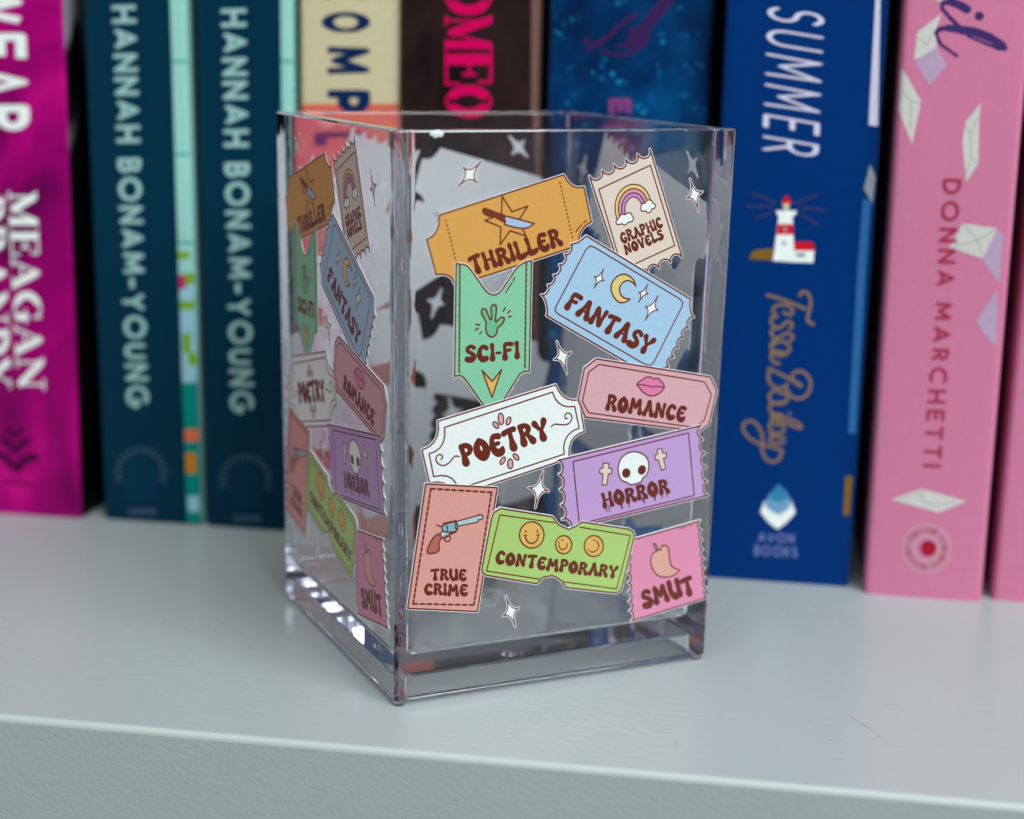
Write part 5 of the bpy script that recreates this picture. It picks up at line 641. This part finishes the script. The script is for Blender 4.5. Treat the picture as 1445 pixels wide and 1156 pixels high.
 'teal_b':{'lean':-0.2,'ops':[('f','mint_cover',[(20.04,166.41),(23.67,166.39),(23.7,59.13),(19.84,58.97)]),('f','pale_blue',[(19.84,58.97),(23.7,59.13),(23.71,36.0),(19.8,35.8)]),('f','sea',[(19.8,35.8),(23.71,36.0),(23.72,-1.6),(19.73,-1.86)]),('f','sea_line',[(19.97,128.06),(23.68,128.1),(23.68,127.5),(19.97,127.46)]),('f','sea_line',[(19.94,108.99),(23.68,109.06),(23.68,108.44),(19.93,108.37)]),('f','sea_line',[(19.9,88.54),(23.69,88.64),(23.69,88.01),(19.9,87.9)]),('f','sea_line',[(19.86,68.56),(23.7,68.7),(23.7,68.05),(19.86,67.92)]),('f','leaf',[(19.86,66.3),(22.55,66.4),(22.55,64.61),(19.85,64.51)]),('f','leaf',[(21.0,61.47),(23.7,61.57),(23.7,58.8),(21.0,58.69)]),('f','flower',[(19.85,60.93),(21.39,60.99),(21.38,57.73),(19.84,57.67)]),('f','leaf',[(19.83,54.88),(23.7,55.04),(23.7,53.07),(19.83,52.91)]),('f','leaf',[(20.21,47.48),(22.15,47.57),(22.15,42.93),(20.2,42.83)]),('f','leaf',[(21.37,42.89),(23.32,42.98),(23.32,39.99),(21.37,39.89)]),('f','coral',[(19.97,24.68),(23.32,24.86),(23.32,21.97),(19.97,21.79)]),('f','ochre',[(19.96,19.06),(22.53,19.2),(22.53,14.24),(19.96,14.09)]),('f','pale_blue',[(20.14,8.59),(22.92,8.76),(22.92,4.95),(20.14,4.78)]),('l','faint',[(5.17,10.11),(4.0,9.66)],0.22,0),('l','faint',[(4.97,11.25),(3.74,11.09)],0.22,0),('l','faint',[(5.04,12.44),(3.83,12.56)],0.22,0),('l','faint',[(5.38,13.59),(4.27,13.99)],0.22,0),('l','faint',[(5.99,14.65),(5.01,15.31)],0.22,0),('l','faint',[(6.81,15.56),(6.04,16.44)],0.22,0),('l','faint',[(7.81,16.27),(7.28,17.32)],0.22,0),('l','faint',[(8.92,16.74),(8.66,17.9)],0.22,0),('l','faint',[(10.1,16.95),(10.12,18.15)],0.22,0),('l','faint',[(11.27,16.88),(11.58,18.07)],0.22,0),('l','faint',[(12.37,16.54),(12.94,17.64)],0.22,0),('l','faint',[(13.34,15.94),(14.14,16.9)],0.22,0),('l','faint',[(14.13,15.13),(15.12,15.89)],0.22,0),('l','faint',[(14.69,14.14),(15.82,14.67)],0.22,0),('l','faint',[(14.99,13.03),(16.19,13.29)],0.22,0),('l','faint',[(15.02,11.86),(16.23,11.83)],0.22,0),('l','faint',[(14.77,10.69),(15.92,10.38)],0.22,0),('f','faint2',[(6.04,4.76),(6.18,11.72),(6.18,11.72),(6.44,13.04),(7.13,14.22),(8.16,15.13),(9.42,15.65),(10.74,15.73),(11.98,15.35),(12.98,14.56),(13.62,13.46),(13.83,12.18),(13.83,12.18),(13.72,5.24)]),('l','faint',[(7.05,2.91),(7.2,1.69)],0.25,0),('l','faint',[(7.93,2.96),(8.08,1.75)],0.25,0),('l','faint',[(8.8,3.02),(8.96,1.81)],0.25,0),('l','faint',[(9.68,3.07),(9.83,1.86)],0.25,0),('l','faint',[(10.55,3.13),(10.7,1.92)],0.25,0),('l','faint',[(11.42,3.19),(11.58,1.97)],0.25,0),('l','faint',[(12.3,3.24),(12.45,2.03)],0.25,0),('l','faint',[(13.17,3.3),(13.32,2.09)],0.25,0)],'text':[('sans','pale_mint','HANNAH BONAM-YOUNG',(6.23,119.84),(6.5,27.35),(12.12,120.07),0.105)],'x0':-77.6,'x1':-54.8,'y':55}}


# ------------------------------------------------------------------ the shelf
shelf_m = mat_shelf("white_lacquer", (170, 180, 180), 0.27, 640, 0.34, 0.0002, True)
edge_m = mat_shelf("edge_lacquer", (168, 181, 180), 0.42, 1300, 0.4, 0.00018)
lip_m = mat_shelf("edge_lip_highlight", (176, 188, 186), 0.4, 300, 0.2, 0.00008)  # same lacquer, made paler: the highlight along the lip is put into the colour


def shelf_board():
    x0, x1, yf, yb, th = -620, 620, -61.3, 260, 32
    r = 1.1
    prof = [(yf + r * (1 - math.sin(a)), -r * (1 - math.cos(a))) for a in [math.pi / 2 * i / 6 for i in range(7)]]  # (y, z) from top edge to face
    top = bmesh.new()
    n = 2
    xs = [x0, x1]
    # top sheet, rounded arris and underside in one board mesh
    ring = [(yb, 0)] + prof + [(yf, -th), (yb, -th)]
    rows = []
    for x in xs:
        rows.append([top.verts.new((x * S, y * S, z * S)) for y, z in ring])
    m = len(ring)
    for i in range(m):
        j = (i + 1) % m
        f = top.faces.new((rows[0][i], rows[0][j], rows[1][j], rows[1][i]))
        f.material_index = 1 if i == m - 3 else 0
        f.smooth = 1 <= i <= 6
        if 1 <= i <= 6:
            f.material_index = 2
    top.faces.new(rows[0])
    top.faces.new(rows[1][::-1])
    bmesh.ops.recalc_face_normals(top, faces=top.faces)
    me = mesh_from_bm("shelf", top)
    me.materials.append(shelf_m)
    me.materials.append(edge_m)
    me.materials.append(lip_m)
    return me


o = obj("shelf", shelf_board(), kind="structure")
# shelf back panel, far behind the books, in deep shade
bm = bmesh.new()
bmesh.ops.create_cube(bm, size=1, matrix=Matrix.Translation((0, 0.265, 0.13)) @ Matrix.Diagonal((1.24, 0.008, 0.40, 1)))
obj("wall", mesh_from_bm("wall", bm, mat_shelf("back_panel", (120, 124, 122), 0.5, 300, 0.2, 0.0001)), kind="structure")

# small scuffs on the shelf front, as thin print-like marks
mk = mat_print("scuff", (120, 122, 118), 0.6, 0.1, 0)
marks = []
for (x, y, dx, dy) in [(70.5, -31, 3.2, -4.2), (72, -33.6, 2.4, -3.5), (66, -42, 2.6, .8), (41, -50, .3, 2.6), (74.6, -38, 1.4, -2.4), (8, -57.5, 1.4, -.2), (62, -60.0, 1.2, 0)]:
    marks.append(capsule((x, y), (x + dx, y + dy), .07, .03))
me = flat_mesh("scuff_marks", [(p, 0) for p in marks], lambda k: mk, 0.004)
obj("scuff_mark", me, bpy.data.objects["shelf"])

# ------------------------------------------------------------------ pen holder
CUP_ROT = math.radians(34.2)
holder = bpy.data.objects.new("pen_holder", None)
COL.objects.link(holder)
holder.empty_display_size = 0.02
holder.rotation_euler = (0, 0, CUP_ROT)
holder["label"] = "clear square acrylic pen holder covered in colourful book genre tickets, on the white shelf"
holder["category"] = "pen holder"


def ring_pts(hw, r, seg=10):
    P = []
    for cx, cy, a0 in ((1, 1, 0), (-1, 1, 90), (-1, -1, 180), (1, -1, 270)):
        for i in range(seg + 1):
            a = math.radians(a0 + 90 * i / seg)
            P.append((cx * (hw - r) + r * math.cos(a), cy * (hw - r) + r * math.sin(a)))
    return P


def cup_mesh():
    def HW(z):
        return 31.6 + (z - 1) * (32.52 - 31.6) / 99
    rings = []
    t = 2.75
    rings += [(HW(1) - .25, .7, 1.0), (HW(1.25), .9, 1.25), (HW(99.6), .9, 99.6)]
    rings += [(HW(99.8) - .12, .8, 99.88), (HW(100) - .4, .7, 100)]
    rings += [(HW(100) - t + .35, 1.5, 100), (HW(100) - t + .1, 1.5, 99.9), (HW(100) - t, 1.5, 99.6)]
    rt = 1.3
    zf = 8.4
    base_in = HW(zf) - t - .25
    rings.append((base_in, 1.6, zf + rt))
    for i in range(1, 7):
        a = math.pi / 2 * i / 6
        rings.append((base_in - rt * (1 - math.cos(a)), max(.35, 1.6 - rt * (1 - math.cos(a)) * .9), zf + rt * (1 - math.sin(a))))
    rings.append((4, .5, zf))
    under = []
    zu = 5.3
    bi = HW(1) - 2.5
    under += [(bi + .2, .8, 1.0), (bi, .8, 1.2), (bi - .15, .9, zu - .5), (bi - .5, .8, zu - .12), (bi - .9, .6, zu), (4, .4, zu)]
    bm = bmesh.new()

    def add(lst):
        vs = []
        for hw, r, z in lst:
            vs.append([bm.verts.new((x * S, y * S, z * S)) for x, y in ring_pts(hw, r)])
        for a, b in zip(vs, vs[1:]):
            n = len(a)
            for i in range(n):
                bm.faces.new((a[i], a[(i + 1) % n], b[(i + 1) % n], b[i]))
        return vs
    A = add(rings)
    bm.faces.new(A[-1])
    B = add(under)
    bm.faces.new(B[-1])
    n = len(A[0])
    for i in range(n):
        bm.faces.new((A[0][(i + 1) % n], A[0][i], B[0][i], B[0][(i + 1) % n]))
    bmesh.ops.recalc_face_normals(bm, faces=bm.faces)
    return mesh_from_bm("body", bm, GLASS)


obj("body", cup_mesh(), holder)

# four small moulded feet under the corners
bm = bmesh.new()
N = 16
prev = None
for rad, z in ((0.85, 0.0), (1.05, 0.12), (1.15, 0.45), (1.15, 0.97)):
    cur = [bm.verts.new((rad * S * math.cos(2 * math.pi * i / N), rad * S * math.sin(2 * math.pi * i / N), z * S)) for i in range(N)]
    if prev:
        for i in range(N):
            bm.faces.new((prev[i], prev[(i + 1) % N], cur[(i + 1) % N], cur[i]))
    else:
        bm.faces.new(cur[::-1])
    prev = cur
bm.faces.new(prev)
foot_me = mesh_from_bm("foot", bm, GLASS)
for sx in (-1, 1):
    for sy in (-1, 1):
        f = obj("foot", foot_me, holder)
        f.location = (sx * 30.25 * S, sy * 30.25 * S, 0)

# round gate mark under the raised floor
bm = bmesh.new()
bmesh.ops.create_cone(bm, cap_ends=True, segments=28, radius1=2.1 * S, radius2=2.6 * S, depth=1.0 * S)
gm = obj("gate_mark", mesh_from_bm("gate_mark", bm, GLASS), holder)
gm.location = (0, 0, 4.85 * S)

# moulding nub under the rim near the front corner
bm = bmesh.new()
bmesh.ops.create_uvsphere(bm, u_segments=16, v_segments=8, radius=1)
for v in bm.verts:
    v.co = Vector((v.co.x * 1.25, v.co.y * .18, v.co.z * .62 + .12 * math.sin(v.co.x * 7))) * S
nub = obj("moulding_nub", mesh_from_bm("moulding_nub", bm, mat_print("nub_frost", (214, 222, 224), .25, .05, .3)), holder)
nub.location = (-25.2 * S, -32.62 * S, 99.35 * S)

# faces of the holder: front, right, back, left; local x runs to the right as seen from outside, z is outward
TILT = math.atan((32.52 - 31.6) / 99)
FACES = []
for q in range(4):
    a = q * math.pi / 2
    ux = Vector((math.cos(a), math.sin(a), 0))
    nz = Vector((math.sin(a) * math.cos(TILT), -math.cos(a) * math.cos(TILT), -math.sin(TILT)))
    uy = nz.cross(ux)
    org = Vector((math.sin(a), -math.cos(a), 0)) * (31.6 - math.tan(TILT)) * S
    m = Matrix.Identity(4)
    for i in range(3):
        m[i][0], m[i][1], m[i][2], m[i][3] = ux[i], uy[i], nz[i], org[i]
    FACES.append(m)

# a few dust specks on the two outer faces towards the room
dust = mat_print("dust", (226, 228, 228), .8, .05, 0)
for q in (0, 3):
    sp = []
    for i in range(34):
        x, y, s_ = rng.uniform(-30, 30), rng.uniform(10, 98), rng.uniform(.03, .09)
        sp.append(capsule((x, y), (x + rng.uniform(-.2, .2), y + rng.uniform(-.2, .2)), s_, s_ * .6, 3))
    o = obj("dust_specks", flat_mesh("dust_specks", [(p, 0) for p in sp], lambda k: dust, .012), holder, kind="stuff")
    o.matrix_local = FACES[q]

# the transfer on the left face was laid a little higher and tighter than on the others
FACES[3] = FACES[3] @ Matrix.Translation((-.0009, .0015, 0)) @ Matrix.Diagonal((.965, 1, 1, 1))

for di, d in enumerate(ART):
    lv = d['level']
    z0 = -0.03 - lv * 0.012          # bonded to the acrylic, no air between
    z1 = 0.06 + lv * 0.05
    sp = d['kind'] == 'sparkle_decal'
    out = d['outline']
    film = slab_mesh("film", [out] + ribbon(out, .25 if not sp else .23, True), z0, z1, FILM)
    layers = [(out, d['color'])]
    for p in ribbon(out, .15 if not sp else .12, True):
        layers.append((p, 'brown'))
    for op in d['ops']:
        if op[0] == 'f':
            layers.append((op[2], op[1]))
        else:
            for p in ribbon(op[2], op[3] * .82, bool(op[4])):
                layers.append((p, op[1]))
    pr = flat_mesh("print", layers, lambda k: ink(k), z1 + .006)
    lets = [text_mesh("lettering", ink('brown'), 'groovy', s, BL, BR, TL, .1, st, z1 + .014) for s, BL, BR, TL, st in d['text']]
    for q in range(4):
        o = obj(d['kind'], film, holder)
        o.matrix_local = FACES[q]
        if d['label']:
            o["label"] = d['label']
        obj("print", pr, o)
        for l in lets:
            obj("lettering", l, o)

# ------------------------------------------------------------------ books
PAGES, ptn, pb, pr_, ptc = mat_mottled("page_edges", [(.3, (196, 188, 170)), (.7, (224, 218, 204))], 60, .7, 4, 0, (1, 1, 1))
wv = ptn.nodes.new("ShaderNodeTexWave")
wv.inputs["Scale"].default_value = 1400
wv.inputs["Distortion"].default_value = 2
ptn.links.new(ptc.outputs["Object"], wv.inputs["Vector"])
bpn = ptn.nodes.new("ShaderNodeBump")
bpn.inputs["Strength"].default_value = .5
bpn.inputs["Distance"].default_value = .0002
ptn.links.new(wv.outputs["Fac"], bpn.inputs["Height"])
ptn.links.new(bpn.outputs["Normal"], pb.inputs["Normal"])

MAGENTA = mat_mottled("magenta_marble", [(.32, (100, 2, 78)), (.5, (162, 0, 112)), (.66, (200, 12, 132)), (.85, (182, 60, 140))], 34, .38, 4, 1.6, (1, 1, .55))[0]
BLACK_FLORAL, fnt, fb, fr, ftc = mat_mottled("black_cover_with_grey_petals", [(.44, (8, 8, 10)), (.50, (20, 20, 24)), (.56, (120, 122, 128)), (.8, (160, 162, 168))], 46, .45, 1, .4)
fs = fnt.nodes.new("ShaderNodeSeparateXYZ")          # the printed petals stop half way down the cover
fnt.links.new(ftc.outputs["Object"], fs.inputs[0])
fm = fnt.nodes.new("ShaderNodeMapRange")
fm.inputs[1].default_value = .062
fm.inputs[2].default_value = .075
fnt.links.new(fs.outputs[2], fm.inputs[0])
fx = fnt.nodes.new("ShaderNodeMix")
fx.data_type = 'RGBA'
fx.inputs[6].default_value = lin((10, 9, 12)) + (1,)
fnt.links.new(fm.outputs[0], fx.inputs[0])
fnt.links.new(fr.outputs["Color"], fx.inputs[7])
fnt.links.new(fx.outputs[2], fb.inputs["Base Color"])
TEAL = mat_print("deep_teal_cover", (0, 48, 69), .45, .06, .1, 700, 0.08)
CREAM = mat_print("cream_cover", (202, 194, 158), .5, .04, .1, 700, 0.08)
DARK = mat_mottled("brown_black_cover", [(.3, (22, 14, 16)), (.55, (46, 30, 30)), (.8, (70, 44, 40))], 60, .4, 4, .8)[0]
BLUE = mat_print("royal_blue_cover", (0, 49, 112), .36, .05, .1, 500, 0.08)
PINK = mat_print("pink_cover", (200, 119, 152), .4, .03, .1, 600, 0.08)
SPECK, snt, sb, sr, stc = mat_mottled("starry_blue_cover", [(.3, (0, 26, 62)), (.5, (0, 48, 96)), (.72, (0, 84, 140))], 55, .4, 5, .5)
vo = snt.nodes.new("ShaderNodeTexVoronoi")
vo.inputs["Scale"].default_value = 520
snt.links.new(stc.outputs["Object"], vo.inputs["Vector"])
vr_ = snt.nodes.new("ShaderNodeValToRGB")
vr_.color_ramp.elements[0].position = .16
vr_.color_ramp.elements[0].color = (1, 1, 1, 1)
vr_.color_ramp.elements[1].position = .42
vr_.color_ramp.elements[1].color = (0, 0, 0, 1)
snt.links.new(vo.outputs["Distance"], vr_.inputs["Fac"])
nm = snt.nodes.new("ShaderNodeTexNoise")
nm.inputs["Scale"].default_value = 170
snt.links.new(stc.outputs["Object"], nm.inputs["Vector"])
mr = snt.nodes.new("ShaderNodeMapRange")
mr.inputs[1].default_value = .5
mr.inputs[2].default_value = .68
snt.links.new(nm.outputs["Fac"], mr.inputs[0])
mu = snt.nodes.new("ShaderNodeMath")
mu.operation = 'MULTIPLY'
snt.links.new(vr_.outputs["Color"], mu.inputs[0])
snt.links.new(mr.outputs[0], mu.inputs[1])
mxs = snt.nodes.new("ShaderNodeMix")
mxs.data_type = 'RGBA'
snt.links.new(mu.outputs[0], mxs.inputs[0])
snt.links.new(sr.outputs["Color"], mxs.inputs[6])
mxs.inputs[7].default_value = lin((20, 140, 190)) + (1,)
snt.links.new(mxs.outputs[2], sb.inputs["Base Color"])


def cover_mesh(wd, ht, dp, r, th, m_spine, m_right, m_left):
    """paperback cover: spine with rounded corners plus two boards, as one folded sheet with thickness"""
    outer = [(0, dp)]
    for i in range(7):
        a = math.pi + math.pi / 2 * i / 6
        outer.append((r + r * math.cos(a), r + r * math.sin(a)))
    nspine = len(outer)
    for i in range(1, 12):                       # a very slight crown across the spine
        t = i / 12
        outer.append((r + (wd - 2 * r) * t, -.12 * math.sin(math.pi * t)))
    for i in range(7):
        a = 1.5 * math.pi + math.pi / 2 * i / 6
        outer.append((wd - r + r * math.cos(a), r + r * math.sin(a)))
    outer.append((wd, dp))
    inner = []
    ri = max(.2, r - th)
    inner.append((th, dp))
    for i in range(7):
        a = math.pi + math.pi / 2 * i / 6
        inner.append((th + ri + ri * math.cos(a), th + ri + ri * math.sin(a)))
    for i in range(1, 12):
        t = i / 12
        inner.append((r + (wd - 2 * r) * t, th - .12 * math.sin(math.pi * t)))
    for i in range(7):
        a = 1.5 * math.pi + math.pi / 2 * i / 6
        inner.append((wd - th - ri + ri * math.cos(a), th + ri + ri * math.sin(a)))
    inner.append((wd - th, dp))
    bm = bmesh.new()
    rows = []
    for z in (0, ht):
        rows.append(([bm.verts.new((x * S, y * S, z * S)) for x, y in outer], [bm.verts.new((x * S, y * S, z * S)) for x, y in inner]))
    n = len(outer)
    (o0, i0), (o1, i1) = rows
    for i in range(n - 1):
        f = bm.faces.new((o0[i], o0[i + 1], o1[i + 1], o1[i]))
        f.material_index = 2 if i < 3 else (1 if i >= n - 4 else 0)
        f.smooth = 0 < i < n - 2
        g = bm.faces.new((i0[i + 1], i0[i], i1[i], i1[i + 1]))
        g.material_index = 3
        bm.faces.new((o0[i + 1], o0[i], i0[i], i0[i + 1]))
        bm.faces.new((o1[i], o1[i + 1], i1[i + 1], i1[i]))
    bm.faces.new((o0[0], o1[0], i1[0], i0[0]))
    bm.faces.new((o1[-1], o0[-1], i0[-1], i1[-1]))
    bmesh.ops.recalc_face_normals(bm, faces=bm.faces)
    me = mesh_from_bm("cover", bm)
    for mm in (m_spine, m_right, m_left, PAGES):
        me.materials.append(mm)
    return me


def page_block(wd, ht, dp, th, r):
    bm = bmesh.new()
    x0, x1, y0, y1, z0, z1 = th + .08, wd - th - .08, th + .25, dp - .6, .12, ht - .15
    pts = [(x0, y1), (x0, y0 + r), (x0 + r * .3, y0 + r * .3), (x0 + r, y0), (x1 - r, y0), (x1 - r * .3, y0 + r * .3), (x1, y0 + r), (x1, y1)]
    lo = [bm.verts.new((x * S, y * S, z0 * S)) for x, y in pts]
    hi = [bm.verts.new((x * S, y * S, z1 * S)) for x, y in pts]
    n = len(pts)
    for i in range(n):
        bm.faces.new((lo[i], lo[(i + 1) % n], hi[(i + 1) % n], hi[i]))
    bm.faces.new(lo)
    bm.faces.new(hi)
    bmesh.ops.recalc_face_normals(bm, faces=bm.faces)
    return mesh_from_bm("page_block", bm, PAGES)


def clip_poly(poly, wd, ht):
    """keep printed shapes on the spine"""
    def cut(P, inside, inter):
        out = []
        for a, b in zip(P, P[1:] + P[:1]):
            ia, ib = inside(a), inside(b)
            if ia:
                out.append(a)
            if ia != ib:
                out.append(inter(a, b))
        return out
    for ax, lim, sg in ((0, .25, 1), (0, wd - .25, -1), (1, .2, 1), (1, ht - .2, -1)):
        def ins(p): return (p[ax] - lim) * sg >= 0

        def itr(a, b):
            t = (lim - a[ax]) / (b[ax] - a[ax])
            return (a[0] + (b[0] - a[0]) * t, a[1] + (b[1] - a[1]) * t)
        poly = cut(poly, ins, itr)
        if len(poly) < 3:
            return None
    return poly


def wrap_print(me, wd, r):
    """lay a flat print on the curved spine: local x across, y up, pushed round the corner radius; result stands upright"""
    for v in me.vertices:
        x, z, lift = v.co.x / S, v.co.y / S, v.co.z / S
        y = 0
        if x < r:
            y = r - math.sqrt(max(0, r * r - (r - x) ** 2))
        elif x > wd - r:
            y = r - math.sqrt(max(0, r * r - (x - (wd - r)) ** 2))
        else:
            y = -.12 * math.sin(math.pi * (x - r) / (wd - 2 * r))
        v.co = Vector((x * S, (y - .05 - lift) * S, z * S))
    me.update()
    return me


def make_book(key, name, label, ht, dp, mats, dy=0):
    d = SPINES[key]
    wd = d['x1'] - d['x0']
    r, th = 1.3, .45
    root = bpy.data.objects.new(name, None)
    COL.objects.link(root)
    root.empty_display_size = .02
    root.location = (d['x0'] * S, d['y'] * S, 0)
    root.rotation_euler = (0, math.radians(d['lean']), 0)
    root["label"] = label
    root["category"] = "book"
    root["group"] = "paperbacks standing in a row on the shelf"
    obj("cover", cover_mesh(wd, ht, dp, r, th, *mats), root)
    obj("page_block", page_block(wd, ht, dp, th, r), root)
    fills = []
    for op in d['ops']:
        if op[0] == 'f':
            c = clip_poly([tuple(p) for p in op[2]], wd, ht)
            if c:
                fills.append((c, op[1]))
        else:
            for p in ribbon(op[2], op[3], bool(op[4])):
                c = clip_poly(p, wd, ht)
                if c:
                    fills.append((c, op[1]))
    if fills:
        me = flat_mesh("spine_print", fills, lambda k: ink(k, True), 0)
        if me.polygons[0].normal.z < 0:
            me.flip_normals()
        # subdivide long strips so that they follow the rounded spine
        bm = bmesh.new()
        bm.from_mesh(me)
        for xx in (.3, .6, .95, 1.3, wd * .25, wd * .5, wd * .75, wd - 1.3, wd - .95, wd - .6, wd - .3):
            bmesh.ops.bisect_plane(bm, geom=bm.verts[:] + bm.edges[:] + bm.faces[:], plane_co=(xx * S, 0, 0), plane_no=(1, 0, 0))
        bm.to_mesh(me)
        bm.free()
        obj("spine_print", wrap_print(me, wd, r), root)
    for font, colr, s, BL, BR, TL, wt in d['text']:
        me = text_mesh("lettering", ink(colr, True), font, s, BL, BR, TL, wt, '', .05)
        # drop letters that would overhang the spine
        bm = bmesh.new()
        bm.from_mesh(me)
        for co, no in (((.2 * S, 0, 0), (-1, 0, 0)), (((wd - .2) * S, 0, 0), (1, 0, 0)), ((0, (ht - .2) * S, 0), (0, 1, 0))):
            bmesh.ops.bisect_plane(bm, geom=bm.verts[:] + bm.edges[:] + bm.faces[:], plane_co=co, plane_no=no, clear_outer=True)
        bm.to_mesh(me)
        bm.free()
        if me.polygons:
            obj("lettering", wrap_print(me, wd, r), root)
    return root


make_book('magenta', 'paperback_book', "magenta marbled paperback with white lettering and a black cover, leftmost in the row", 203, 132, (MAGENTA, BLACK_FLORAL, MAGENTA))
make_book('teal_a', 'paperback_book', "dark teal paperback with pale mint lettering, between the magenta book and its teal twin", 203, 128, (TEAL, ink('mint_cover', True), TEAL))
make_book('teal_b', 'paperback_book', "dark teal paperback just left of the cream book, partly behind the pen holder", 203, 128, (TEAL, ink('mint_cover', True), TEAL))
make_book('cream', 'paperback_book', "cream and coral paperback with navy capitals on its spine, behind the pen holder's left side", 203, 128, (CREAM, CREAM, CREAM))
make_book('romeo', 'paperback_book', "brown-black paperback with crimson serif capitals on its spine", 203, 128, (DARK, ink('tan_edge', True), DARK))
make_book('speckled', 'paperback_book', "starry dark blue paperback with a faint red fish shape on its spine", 203, 128, (SPECK, SPECK, SPECK))
make_book('summer', 'paperback_book', "royal blue paperback with a red and white lighthouse on its spine", 203, 128, (BLUE, ink('cover_blue', True), BLUE))
pk = make_book('pink', 'paperback_book', "pink paperback with scattered white envelopes and brick red lettering, right of the blue lighthouse book", 203, 128, (PINK, PINK, PINK))

# its twin at the right edge of the row
tw = pk.copy()
COL.objects.link(tw)
tw.location = (102.4 * S, 40.3 * S, 0)
tw.rotation_euler = (0, math.radians(.5), 0)
tw["label"] = "second pink envelope paperback, cut off at the right edge of the photo"
for ch in list(pk.children):
    c = ch.copy()
    COL.objects.link(c)
    c.parent = tw
